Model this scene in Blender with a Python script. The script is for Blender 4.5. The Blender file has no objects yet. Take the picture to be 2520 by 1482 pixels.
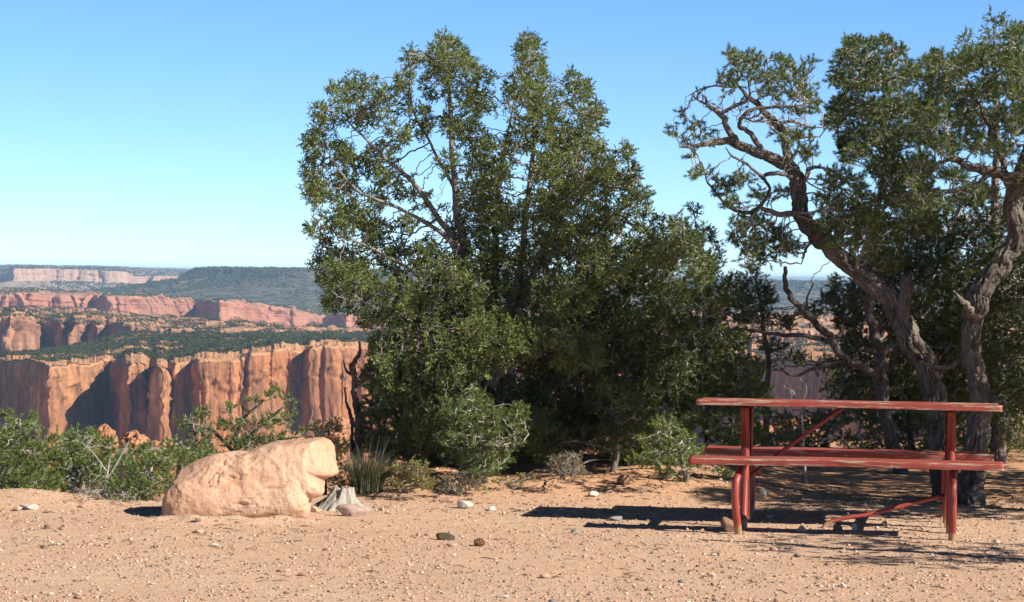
import bpy, math, time
import numpy as np
from mathutils import Vector
T0 = time.time()
rng = np.random.default_rng(7); np.seterr(all='ignore')
sc = bpy.context.scene
COL = sc.collection

# ------------------------------------------------------------------ camera model (pixels of a 2520 px wide picture)
F = 6200.0; CX = 1260.0; CY = 741.0; H = 1.5
ROLL = math.atan(0.014); PITCH = math.atan((741 - 677) / F)
fwd = np.array([0, math.cos(PITCH), -math.sin(PITCH)]); U0 = np.array([0, math.sin(PITCH), math.cos(PITCH)]); X0 = np.array([1.0, 0, 0])
RIGHT = X0 * math.cos(ROLL) + U0 * math.sin(ROLL); UP = U0 * math.cos(ROLL) - X0 * math.sin(ROLL)
CAM = np.array([0, 0, H])
def at(px, py, d):
    r = fwd * F + RIGHT * (px - CX) - UP * (py - CY)
    return CAM + r * (d / r[1])
def mpp(d): return d / F          # metres per pixel
def proj(P):
    v = np.asarray(P) - CAM
    return CX + F * (v @ RIGHT) / (v @ fwd), CY - F * (v @ UP) / (v @ fwd)

# ------------------------------------------------------------------ numpy noise
def _hash(ix, iy, iz, seed):
    h = (ix.astype(np.int64) * 374761393 + iy.astype(np.int64) * 668265263 + iz.astype(np.int64) * 2147483647 + seed * 974634777) & 0xffffffff
    h = ((h ^ (h >> 13)) * 1274126177) & 0xffffffff
    h = ((h ^ (h >> 16)) * 2246822519) & 0xffffffff
    return ((h ^ (h >> 15)) & 0xffffff) / float(0xffffff) * 2 - 1
def noise3(p, seed=0):
    p = np.asarray(p, float); i = np.floor(p); f = p - i; i = i.astype(np.int64)
    w = f * f * f * (f * (f * 6 - 15) + 10)
    r = 0
    for dx in (0, 1):
        for dy in (0, 1):
            for dz in (0, 1):
                wt = (w[..., 0] if dx else 1 - w[..., 0]) * (w[..., 1] if dy else 1 - w[..., 1]) * (w[..., 2] if dz else 1 - w[..., 2])
                r = r + wt * _hash(i[..., 0] + dx, i[..., 1] + dy, i[..., 2] + dz, seed)
    return r
def fbm(p, oct=4, seed=0, gain=.5, lac=2.03):
    p = np.asarray(p, float); a = 1; s = 0; r = 0
    for k in range(oct):
        r = r + a * noise3(p, seed + k * 17); s += a; a *= gain; p = p * lac
    return r / s
def P3(x, y=0, z=0):
    x, y, z = np.broadcast_arrays(x, y, z); return np.stack([x, y, z], -1).astype(float)
def sstep(a, b, x):
    t = np.clip((x - a) / (b - a), 0, 1); return t * t * (3 - 2 * t)

# ------------------------------------------------------------------ mesh helpers
def np_mesh(name, V, Fc, smooth=False, mat=None, parent=None, loc=None, attr=None):
    """V (n,3); Fc (m,k) array of equal-sized faces or a list of such arrays"""
    if not isinstance(Fc, list): Fc = [Fc]
    Fc = [np.asarray(f, np.int32) for f in Fc if len(f)]
    me = bpy.data.meshes.new(name)
    V = np.asarray(V, np.float64)
    if loc is not None: V = V - np.asarray(loc)
    loops = np.concatenate([f.ravel() for f in Fc]); tot = np.concatenate([np.full(len(f), f.shape[1], np.int32) for f in Fc])
    starts = np.concatenate([[0], np.cumsum(tot)[:-1]]).astype(np.int32)
    me.vertices.add(len(V)); me.vertices.foreach_set('co', V.astype(np.float32).ravel())
    me.loops.add(len(loops)); me.loops.foreach_set('vertex_index', loops)
    me.polygons.add(len(tot)); me.polygons.foreach_set('loop_start', starts)
    try: me.polygons.foreach_set('loop_total', tot)
    except Exception: pass
    me.update(calc_edges=True)
    if smooth: me.polygons.foreach_set('use_smooth', np.ones(len(tot), bool))
    if attr is not None:
        a = me.color_attributes.new('tint', 'FLOAT_COLOR', 'POINT')
        c = np.ones((len(V), 4), np.float32); c[:, :3] = attr; a.data.foreach_set('color', c.ravel())
    me.update(); me.validate()
    if mat: me.materials.append(mat)
    o = bpy.data.objects.new(name, me); COL.objects.link(o)
    if parent: o.parent = parent
    if loc is not None and not parent: o.location = loc
    return o
def two_mats(name, parts, parent, smooth_first=True):
    """parts: [(V, quads, material), ...] in one mesh"""
    V = np.vstack([p[0] for p in parts]); off = 0; Fs = []; mi = []
    for k, (v, q, m) in enumerate(parts): Fs.append(q + off); off += len(v); mi.append(np.full(len(q), k, np.int32))
    o = np_mesh(name, V, np.vstack(Fs), False, parts[0][2], parent); me = o.data
    for p in parts[1:]: me.materials.append(p[2])
    mi = np.concatenate(mi)
    if len(me.polygons) == len(mi): me.polygons.foreach_set('material_index', mi); me.polygons.foreach_set('use_smooth', mi == 0)
    me.update(); return o
def tag(o, label=None, cat=None, group=None, kind=None):
    if label: o['label'] = label
    if cat: o['category'] = cat
    if group: o['group'] = group
    if kind: o['kind'] = kind
    return o
def empty(name, loc, rz=0):
    o = bpy.data.objects.new(name, None); o.location = Vector([float(v) for v in loc]); o.rotation_euler = (0, 0, rz); COL.objects.link(o); return o
def grid_faces(nr, nc, off=0):
    a = (np.arange(nr - 1)[:, None] * nc + np.arange(nc - 1)[None, :]).ravel() + off
    return np.stack([a, a + 1, a + nc + 1, a + nc], 1)
def catmull(P, n):
    P = np.asarray(P, float); Q = np.vstack([2 * P[0] - P[1], P, 2 * P[-1] - P[-2]]); out = []
    for i in range(1, len(Q) - 2):
        t = np.linspace(0, 1, n, endpoint=False)[:, None]
        p0, p1, p2, p3 = Q[i - 1], Q[i], Q[i + 1], Q[i + 2]
        out.append(.5 * (2 * p1 + (p2 - p0) * t + (2 * p0 - 5 * p1 + 4 * p2 - p3) * t ** 2 + (3 * p1 - p0 - 3 * p2 + p3) * t ** 3))
    out.append(Q[-2][None]); return np.vstack(out)
def tube(pts, rad, sides=12, bark=0.0, seed=0, cap=True, barkfreq=1.0):
    """one smooth tube, parallel-transport frames, optional furrowed bark"""
    pts = np.asarray(pts, float); n = len(pts); rad = np.broadcast_to(rad, n)
    tg = np.gradient(pts, axis=0); tg /= np.linalg.norm(tg, axis=1)[:, None] + 1e-9
    u = np.cross(tg[0], [0.3, 1, .2]); u /= np.linalg.norm(u); fr = []
    for t in tg:
        u = u - t * (u @ t); u /= np.linalg.norm(u) + 1e-9; fr.append(u.copy())
    Uv = np.array(fr); Wv = np.cross(tg, Uv)
    ang = np.arange(sides) * 2 * math.pi / sides
    arc = np.concatenate([[0], np.cumsum(np.linalg.norm(np.diff(pts, axis=0), axis=1))])
    r = np.repeat(rad[:, None], sides, 1).astype(float)
    if bark:
        A, S = np.meshgrid(ang, arc)
        q = P3(np.cos(A) * rad[:, None] * 70 * barkfreq, np.sin(A) * rad[:, None] * 95 * barkfreq, S * 13 * barkfreq)
        nz = .5 - 3.2 * np.abs(fbm(q, 3, seed)); r = r * (1 + bark * nz) + rad[:, None] * .08 * fbm(P3(np.cos(A) * 1.4, np.sin(A) * 1.4, S * 4), 2, seed + 5)
    V = pts[:, None, :] + r[:, :, None] * (np.cos(ang)[None, :, None] * Uv[:, None, :] + np.sin(ang)[None, :, None] * Wv[:, None, :])
    V = V.reshape(-1, 3); a = np.arange(n - 1)[:, None] * sides; j = np.arange(sides)[None]; jn = (j + 1) % sides
    Q = np.stack([(a + j), (a + jn), (a + sides + jn), (a + sides + j)], -1).reshape(-1, 4)
    Fs = [Q]
    if cap:
        V = np.vstack([V, pts[0] - tg[0] * rad[0] * .2, pts[-1] + tg[-1] * rad[-1] * .35]); c0 = n * sides
        j = np.arange(sides); jn = (j + 1) % sides
        Fs.append(np.stack([np.full(sides, c0), jn, j], 1)); Fs.append(np.stack([np.full(sides, c0 + 1), (n - 1) * sides + j, (n - 1) * sides + jn], 1))
    return V, Fs
class MB:
    def __init__(s): s.V = []; s.F = {}; s.n = 0; s.A = []
    def add(s, V, Fs, tint=None):
        if not isinstance(Fs, list): Fs = [Fs]
        for f in Fs:
            f = np.asarray(f)
            if len(f): s.F.setdefault(f.shape[1], []).append(f + s.n)
        s.V.append(V); s.n += len(V)
        if tint is not None: s.A.append(np.broadcast_to(tint, (len(V), 3)))
    def build(s, name, mat, parent=None, smooth=True, loc=None):
        V = np.vstack(s.V)
        return np_mesh(name, V, [np.vstack(f) for f in s.F.values()], smooth, mat, parent, loc, np.vstack(s.A) if s.A else None)
def rel(parent_loc, V): return V - np.asarray(parent_loc)

# ------------------------------------------------------------------ materials
def newmat(name):
    m = bpy.data.materials.new(name); m.use_nodes = True; nt = m.node_tree; nt.nodes.clear()
    o = nt.nodes.new('ShaderNodeOutputMaterial'); b = nt.nodes.new('ShaderNodeBsdfPrincipled'); nt.links.new(b.outputs[0], o.inputs[0])
    b.inputs['Roughness'].default_value = .9; b.inputs['Specular IOR Level'].default_value = .2
    return m, nt, b
def N(nt, t, **kw):
    n = nt.nodes.new('ShaderNode' + t)
    for k, v in kw.items():
        if k in n.inputs: n.inputs[k].default_value = v
        else: setattr(n, k, v)
    return n
def coords(nt, scale=(1, 1, 1), kind='Object'):
    tc = N(nt, 'TexCoord'); mp = N(nt, 'Mapping'); mp.inputs['Scale'].default_value = scale
    nt.links.new(tc.outputs[kind], mp.inputs[0]); return mp.outputs[0]
def noise(nt, vec, scale, detail=4, rough=.55, dist=0):
    n = N(nt, 'TexNoise'); n.inputs['Scale'].default_value = scale; n.inputs['Detail'].default_value = detail; n.inputs['Roughness'].default_value = rough
    n.inputs['Distortion'].default_value = dist; nt.links.new(vec, n.inputs['Vector']); return n.outputs['Fac']
def ramp(nt, fac, stops, interp='LINEAR'):
    r = N(nt, 'ValToRGB'); r.color_ramp.interpolation = interp; e = r.color_ramp.elements
    while len(e) < len(stops): e.new(.5)
    for k, (p, c) in zip(e, stops): k.position = p; k.color = (*c, 1) if len(c) == 3 else c
    nt.links.new(fac, r.inputs[0]); return r.outputs[0]
def mix(nt, fac, a, b, mode='MIX'):
    m = N(nt, 'Mix'); m.data_type = 'RGBA'; m.blend_type = mode
    for s, v in ((0, fac), (6, a), (7, b)):
        if isinstance(v, (int, float)): m.inputs[s].default_value = v
        elif isinstance(v, tuple): m.inputs[s].default_value = (*v, 1)
        else: nt.links.new(v, m.inputs[s])
    return m.outputs[2]
def bump(nt, b, h, strength, dist):
    n = N(nt, 'Bump'); n.inputs['Strength'].default_value = strength; n.inputs['Distance'].default_value = dist
    nt.links.new(h, n.inputs['Height']); nt.links.new(n.outputs[0], b.inputs['Normal'])

def mat_ground():
    m, nt, b = newmat('sandy gravel'); v = coords(nt)
    a = noise(nt, v, .8, 5); c1 = ramp(nt, a, [(.32, (.66, .41, .27)), (.68, (.77, .53, .37))])
    f = noise(nt, v, 60, 5, .7); c2 = mix(nt, ramp(nt, f, [(.40, (0, 0, 0)), (.62, (1, 1, 1))]), (.40, .23, .14), (.80, .57, .40))
    c = mix(nt, .5, c1, c2)
    c = mix(nt, ramp(nt, noise(nt, coords(nt, (.5, 1, 1)), .9, 6, .65, .6), [(.45, (0, 0, 0)), (.75, (.45, .45, .45))]), c, (.54, .34, .22))
    f2 = noise(nt, v, 170, 3, .6); c = mix(nt, ramp(nt, f2, [(.62, (0, 0, 0)), (.70, (1, 1, 1))]), c, (.26, .16, .11))
    f3 = noise(nt, v, 120, 2, .6); c = mix(nt, ramp(nt, f3, [(.66, (0, 0, 0)), (.72, (1, 1, 1))]), c, (.85, .72, .58))
    # orange sandy bank behind the gravel, by position
    g = N(nt, 'NewGeometry'); sx = N(nt, 'SeparateXYZ'); nt.links.new(g.outputs['Position'], sx.inputs[0])
    mr = N(nt, 'MapRange'); mr.inputs[1].default_value = 16.2; mr.inputs[2].default_value = 17.4; nt.links.new(sx.outputs[1], mr.inputs[0])
    ad = N(nt, 'Math', operation='MULTIPLY'); nt.links.new(mr.outputs[0], ad.inputs[0]); ad.inputs[1].default_value = .7
    c = mix(nt, ad.outputs[0], c, (.62, .32, .16))
    nt.links.new(c, b.inputs['Base Color'])
    h = N(nt, 'Math', operation='ADD'); nt.links.new(noise(nt, v, 45, 6, .75), h.inputs[0]); nt.links.new(noise(nt, v, 9, 3), h.inputs[1])
    bump(nt, b, h.outputs[0], .8, .014); b.inputs['Roughness'].default_value = .95
    return m
def mat_rock(name, c_lo, c_hi, c_pit, scale=3, bs=.6, bd=.02):
    m, nt, b = newmat(name); v = coords(nt)
    c = ramp(nt, noise(nt, v, scale, 6, .6), [(.3, c_lo), (.7, c_hi)])
    c = mix(nt, ramp(nt, noise(nt, v, scale * 7, 5, .7), [(.55, (0, 0, 0)), (.75, (1, 1, 1))]), c, c_pit)
    nt.links.new(c, b.inputs['Base Color'])
    h = N(nt, 'Math', operation='ADD'); nt.links.new(noise(nt, v, scale * 10, 8, .7), h.inputs[0]); nt.links.new(noise(nt, v, scale * 2.5, 4), h.inputs[1])
    if name.startswith('pink'):
        vo = N(nt, 'TexVoronoi'); vo.inputs['Scale'].default_value = 26; nt.links.new(v, vo.inputs['Vector'])
        pit = ramp(nt, vo.outputs['Distance'], [(.05, (0, 0, 0)), (.22, (1, 1, 1))]); msk = ramp(nt, noise(nt, v, 3.2, 4), [(.50, (0, 0, 0)), (.60, (1, 1, 1))])
        hh = mix(nt, msk, (1, 1, 1), pit); st = N(nt, 'Math', operation='MULTIPLY_ADD'); nt.links.new(hh, st.inputs[0]); st.inputs[1].default_value = .5; nt.links.new(h.outputs[0], st.inputs[2]); h = st
        cr = ramp(nt, noise(nt, coords(nt, (1, 1, .35)), 4, 5, .6, 1.5), [(.485, (0, 0, 0)), (.5, (1, 1, 1)), (.515, (0, 0, 0))])
        stn = ramp(nt, noise(nt, coords(nt, (1, 1, .5)), 7, 5, .7), [(.60, (0, 0, 0)), (.72, (.8, .8, .8))])
        c = mix(nt, stn, c, (.42, .25, .16)); c = mix(nt, mix(nt, .35, (0, 0, 0), cr), c, (.35, .2, .13)); nt.links.new(c, b.inputs['Base Color'])
    bump(nt, b, h.outputs[0], bs, bd); return m
def mat_tint(name):
    m, nt, b = newmat(name); a = N(nt, 'Attribute'); a.attribute_name = 'tint'
    v = coords(nt); c = mix(nt, ramp(nt, noise(nt, v, 60, 4, .7), [(.35, (.62, .62, .62)), (.65, (1, 1, 1))]), (.0, .0, .0), a.outputs['Color'], 'MIX')
    m2 = mix(nt, 1.0, a.outputs['Color'], ramp(nt, noise(nt, v, 60, 4, .7), [(.35, (.7, .68, .66)), (.65, (1, 1, 1))]), 'MULTIPLY')
    nt.links.new(m2, b.inputs['Base Color']); bump(nt, b, noise(nt, v, 80, 5, .7), .5, .01); return m
def mat_leaf(name, c1, c2, c3, tr=.25):
    m, nt, b = newmat(name); v = coords(nt)
    c = ramp(nt, noise(nt, v, 4, 3), [(.35, c1), (.65, c2)])
    w = N(nt, 'TexWhiteNoise'); w.noise_dimensions = '3D'
    sc_ = N(nt, 'VectorMath', operation='SCALE'); sc_.inputs['Scale'].default_value = 45; nt.links.new(v, sc_.inputs[0])
    fl = N(nt, 'VectorMath', operation='FLOOR'); nt.links.new(sc_.outputs[0], fl.inputs[0]); nt.links.new(fl.outputs[0], w.inputs['Vector'])
    c = mix(nt, ramp(nt, w.outputs['Value'], [(.6, (0, 0, 0)), (1, (.8, .8, .8))]), c, c3)
    nt.links.new(c, b.inputs['Base Color']); b.inputs['Roughness'].default_value = .4; b.inputs['Specular IOR Level'].default_value = .5
    t = N(nt, 'BsdfTranslucent'); nt.links.new(c, t.inputs['Color']); ms = N(nt, 'MixShader'); ms.inputs[0].default_value = tr
    o = [n for n in nt.nodes if n.type == 'OUTPUT_MATERIAL'][0]
    nt.links.new(b.outputs[0], ms.inputs[1]); nt.links.new(t.outputs[0], ms.inputs[2]); nt.links.new(ms.outputs[0], o.inputs[0]); return m
def mat_bark(name, c1, c2, zs=.25):
    m, nt, b = newmat(name); v = coords(nt, (1, 1, zs))
    c = ramp(nt, noise(nt, v, 60, 6, .7), [(.35, c1), (.62, c2)])
    c = mix(nt, ramp(nt, noise(nt, coords(nt), 5, 3), [(.4, (0, 0, 0)), (.7, (1, 1, 1))]), c, tuple(.5 * a + .5 * q for a, q in zip(c2, (.3, .27, .24))))
    nt.links.new(c, b.inputs['Base Color']); bump(nt, b, noise(nt, v, 70, 6, .75), 1, .012); return m
def mat_cliff(name, c1, c2, dark, flat, zs, sc_=.03, dk=.5, lev=None):
    """sandstone: vertical varnish streaks on steep faces, horizontal beds, sandy flat tops"""
    m, nt, b = newmat(name)
    v = coords(nt, (1, 1, .16)); big = noise(nt, coords(nt), sc_ * .6, 4)
    c = ramp(nt, big, [(.35, c1), (.65, c2)])
    st = ramp(nt, noise(nt, v, sc_ * 5, 7, .66), [(.43, (0, 0, 0)), (.60, (1, 1, 1))])
    c = mix(nt, mix(nt, dk, (0, 0, 0), st), c, dark)
    bed = noise(nt, coords(nt, (.05, .05, 1)), zs, 4, .6)
    c = mix(nt, ramp(nt, bed, [(.56, (0, 0, 0)), (.70, (.28, .28, .28))]), c, tuple(x * .62 for x in c1))
    g = N(nt, 'NewGeometry'); s = N(nt, 'SeparateXYZ'); nt.links.new(g.outputs['Normal'], s.inputs[0])
    fl = ramp(nt, s.outputs[2], [(.55, (0, 0, 0)), (.85, (1, 1, 1))])
    fc = ramp(nt, noise(nt, coords(nt), sc_ * 4, 5, .65), [(.4, flat), (.7, tuple(min(1, x * 1.25) for x in c2))])
    c = mix(nt, fl, c, fc)
    nt.links.new(c, b.inputs['Base Color'])
    h = N(nt, 'Math', operation='ADD'); nt.links.new(noise(nt, v, sc_ * 8, 8, .7), h.inputs[0]); bm_ = N(nt, 'Math', operation='MULTIPLY'); nt.links.new(bed, bm_.inputs[0]); bm_.inputs[1].default_value = .25; nt.links.new(bm_.outputs[0], h.inputs[1])
    bump(nt, b, h.outputs[0], .8, .06 / sc_); b.inputs['Specular IOR Level'].default_value = .05; return m
def mat_plain(name, c1, c2, s=40, rough=.9, bs=.3):
    m, nt, b = newmat(name); v = coords(nt); f = noise(nt, v, s, 5, .65)
    nt.links.new(ramp(nt, f, [(.35, c1), (.65, c2)]), b.inputs['Base Color']); b.inputs['Roughness'].default_value = rough; bump(nt, b, f, bs, .01); return m
def mat_paintwood():
    m, nt, b = newmat('chipped red painted plank'); v = coords(nt, (.12, 1, 1))
    red = ramp(nt, noise(nt, v, 18, 5), [(.3, (.27, .052, .038)), (.7, (.42, .098, .070))])
    chips = ramp(nt, noise(nt, coords(nt, (.06, 1, 1)), 85, 7, .75), [(.575, (0, 0, 0)), (.60, (1, 1, 1))])
    at_ = N(nt, 'Attribute'); at_.attribute_name = 'tint'; mm = N(nt, 'Math', operation='MULTIPLY_ADD'); nt.links.new(at_.outputs['Fac'], mm.inputs[0]); mm.inputs[1].default_value = .085; nt.links.new(noise(nt, coords(nt, (.05, 1, 1)), 80, 7, .75), mm.inputs[2]); chips = ramp(nt, mm.outputs[0], [(.590, (0, 0, 0)), (.612, (1, 1, 1))])
    wood = ramp(nt, noise(nt, v, 90, 4), [(.3, (.30, .22, .15)), (.7, (.62, .50, .38))])
    c = mix(nt, chips, red, wood)
    cr = ramp(nt, noise(nt, coords(nt, (.05, 1, 1)), 70, 4, .6), [(.66, (0, 0, 0)), (.70, (1, 1, 1))]); c = mix(nt, cr, c, (.07, .025, .02))
    nt.links.new(c, b.inputs['Base Color']); b.inputs['Roughness'].default_value = .6; b.inputs['Specular IOR Level'].default_value = .3
    bump(nt, b, noise(nt, v, 60, 6, .7), .6, .004); return m
def mat_pipe():
    m, nt, b = newmat('red painted pipe'); v = coords(nt)
    red = ramp(nt, noise(nt, v, 6, 4), [(.3, (.26, .038, .028)), (.7, (.36, .065, .045))])
    chips = ramp(nt, noise(nt, v, 42, 4, .6), [(.70, (0, 0, 0)), (.73, (1, 1, 1))]); c = mix(nt, chips, red, (.5, .38, .3))
    s = N(nt, 'SeparateXYZ'); g = N(nt, 'NewGeometry'); nt.links.new(g.outputs['Position'], s.inputs[0])
    ad = N(nt, 'Math', operation='MULTIPLY_ADD'); nt.links.new(noise(nt, v, 14, 4), ad.inputs[0]); ad.inputs[1].default_value = -.07; nt.links.new(s.outputs[2], ad.inputs[2])
    low = ramp(nt, ad.outputs[0], [(.0, (1, 1, 1)), (.02, (0, 0, 0))]); c = mix(nt, low, c, (.36, .22, .11))
    nt.links.new(c, b.inputs['Base Color']); b.inputs['Roughness'].default_value = .42; b.inputs['Specular IOR Level'].default_value = .5; return m

M = dict(
    ground=mat_ground(), tint=mat_tint('pebbles'),
    boulder=mat_rock('pink sandstone boulder', (.56, .32, .195), (.73, .48, .34), (.42, .25, .16), 2.6, .9, .012),
    outcrop=mat_rock('canyon sandstone outcrop', (.45, .21, .12), (.62, .34, .2), (.3, .15, .09), .5, .8, .25),
    jleaf=mat_leaf('juniper scale leaves', (.11, .16, .044), (.22, .275, .078), (.38, .41, .15), .16),
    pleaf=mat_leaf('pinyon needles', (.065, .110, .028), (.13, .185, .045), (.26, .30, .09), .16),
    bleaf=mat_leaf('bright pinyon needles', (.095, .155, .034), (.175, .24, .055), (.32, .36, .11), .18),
    dleaf=mat_leaf('dull sage leaves', (.17, .16, .045), (.30, .26, .08), (.42, .36, .14), .2),
    gleaf=mat_leaf('grey dry leaves', (.16, .13, .08), (.24, .2, .13), (.3, .27, .19), .1),
    blade=mat_leaf('dark grass blades', (.05, .07, .03), (.09, .11, .05), (.3, .26, .16), .15),
    bark=mat_bark('pinyon bark', (.028, .023, .019), (.22, .185, .155)),
    jbark=mat_bark('juniper bark', (.15, .12, .10), (.38, .33, .28)),
    grey=mat_bark('bleached dead wood', (.26, .22, .18), (.60, .54, .48)),
    char=mat_bark('charred dead wood', (.02, .016, .013), (.13, .10, .08)),
    wood=mat_paintwood(), pipe=mat_pipe(), bolt=mat_plain('rusty bolt', (.08, .05, .04), (.2, .12, .08)),
    cliffA=mat_cliff('near canyon sandstone', (.44, .19, .085), (.58, .30, .15), (.15, .075, .045), (.46, .26, .14), .3, .03, .8),
    cliffB=mat_cliff('second canyon sandstone', (.38, .165, .09), (.52, .28, .16), (.14, .075, .05), (.46, .26, .15), .25, .02, .8),
    cliffC=mat_cliff('pink canyon sandstone', (.46, .20, .13), (.58, .29, .19), (.25, .11, .075), (.40, .23, .14), .15, .013, .6),
    cliffD=mat_cliff('pale mesa sandstone', (.60, .38, .27), (.70, .48, .36), (.38, .22, .16), (.36, .31, .24), .12, .008, .4),
    slopeE=mat_cliff('scrubby mesa slope', (.17, .16, .11), (.24, .21, .15), (.05, .07, .045), (.055, .07, .045), .06, .012, .8),
    scrub=mat_plain('distant scrub leaves', (.040, .060, .026), (.075, .098, .038), .4, .9, 0),
)

# ------------------------------------------------------------------ ground
def ground_z(x, y):
    x = np.asarray(x, float); y = np.asarray(y, float)
    z = .008 * fbm(P3(x * 1.3, y * 1.3), 3, 3)
    fine = (np.abs(x) < 8) & (y > 10) & (y < 28)
    q = P3(x * 22, y * 22)
    z = z + np.where(fine, .0045 * fbm(q, 3, 21), 0)
    # rim of the canyon: close on the left, further back in the middle and right
    rim = 16.2 + 3.6 * sstep(-1.45, -.5, x) + 3.3 * sstep(1.2, 2.6, x) + .35 * fbm(P3(x * .8), 2, 31)
    z = z + .085 * np.exp(-((x + 3.15) ** 2 / .22 + (y - 16.15) ** 2 / .18))
    z = z + (.10 + .04 * fbm(P3(x * 2, y * 2), 3, 41)) * sstep(16.4, 17.6, y) * sstep(-1.3, -.5, x) * (1 - sstep(1.3, 2.3, x))
    z = z + .030 * np.exp(-((y - 15.06 - .05 * noise3(P3(x * 6, 0, 0), 7)) / .09) ** 2) * sstep(-2.25, -2.05, x) * (1 - sstep(-1.25, -1.05, x)) * (1 + .5 * noise3(P3(x * 11, y * 11), 8))
    t = np.maximum(y - rim, 0)
    drop = -.42 * t * sstep(0, 1.4, t) - 0
    drop = np.where(t > 14, -.42 * 14 - (t - 14) * .085, drop)
    drop = np.where(t > 180, -.42 * 14 - 166 * .085 - (t - 180) * .5, drop)
    rough = fbm(P3(x * .12, y * .12), 4, 51) * np.clip(t * .06, 0, 2.2)
    z = z + np.maximum(drop, -100) + np.where(t > 2, rough, 0)
    return z
def axis(dense0, dense1, step, far0, far1, g=1.09):
    a = list(np.arange(dense0, dense1 + 1e-6, step)); s = step; v = a[-1]
    while v < far1: s *= g; v += s; a.append(v)
    s = step; v = a[0]; b = []
    while v > far0: s *= g; v -= s; b.append(v)
    return np.array(b[::-1] + a)
xs = axis(-4.2, 4.4, .03, -700, 900); ys = axis(11.0, 22.5, .03, -60, 1090, 1.06)
GX, GY = np.meshgrid(xs, ys); GZ = ground_z(GX, GY)
tag(np_mesh('ground', P3(GX, GY, GZ).reshape(-1, 3), grid_faces(len(ys), len(xs)), True, M['ground']), kind='structure')
def on_ground(px, py):
    ds = np.linspace(10, 30, 1200); q = at(px, py, 1.0) - CAM; pts = CAM + q[None] * ds[:, None]
    gap = pts[:, 2] - ground_z(pts[:, 0], pts[:, 1]); k = np.where(gap < 0)[0]; k = k[0] if len(k) else int(np.argmin(gap[ds < 24]))
    d = ds[k]
    p = at(px, py, d); p[2] = float(ground_z(p[0], p[1])); return p

# ------------------------------------------------------------------ stones
def ico(sub=1):
    import bmesh
    bm = bmesh.new(); bmesh.ops.create_icosphere(bm, subdivisions=sub, radius=1)
    V = np.array([v.co[:] for v in bm.verts]); Fc = np.array([[v.index for v in f.verts] for f in bm.faces]); bm.free(); return V, Fc
ICO1, ICO2, ICO3, ICO4 = ico(1), ico(2), ico(3), ico(5)
def stone_mesh(size, seed, facets=7, tmpl=None):
    V, Fc = tmpl or ICO3; V = V.copy(); r = np.random.default_rng(seed)
    for k in range(facets):                         # chop flat faces off the ball
        n = r.normal(size=3); n /= np.linalg.norm(n); c = r.uniform(.42, .78)
        s = V @ n; V = V - np.where(s > c, s - c, 0)[:, None] * n
    V = V + V * (.12 * fbm(V * 2 + seed, 3, seed) + .06 * fbm(V * 7 + seed, 3, seed + 1))[:, None]
    return V * np.asarray(size), Fc
def stone(name, px, py, w, h, label, tint, seed, group=None, rz=0, depth=.8, sink=.12, cat='stone', facets=15):
    p = on_ground(px, py); s = mpp(p[1])
    V, Fc = stone_mesh((w * s / 2 * 1.15, w * s / 2 * depth * 1.15, h * s / 2 * 1.35), seed, facets)
    c, sn = math.cos(rz), math.sin(rz); V = V @ np.array([[c, sn, 0], [-sn, c, 0], [0, 0, 1]])
    p = p + np.array([0, w * s / 2 * depth * .6, 0]); p[2] = float(ground_z(p[0], p[1]))
    V[:, 2] += h * s / 2 * (1 - sink) * .75
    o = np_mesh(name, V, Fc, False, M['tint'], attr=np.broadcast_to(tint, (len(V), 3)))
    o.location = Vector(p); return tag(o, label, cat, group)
WH = (.72, .64, .56); PK = (.55, .36, .28); BR = (.26, .17, .115); GR = (.34, .32, .31); DK = (.10, .07, .045); TN = (.60, .43, .30)
SG = 'stones scattered on the sandy ground'
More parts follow.
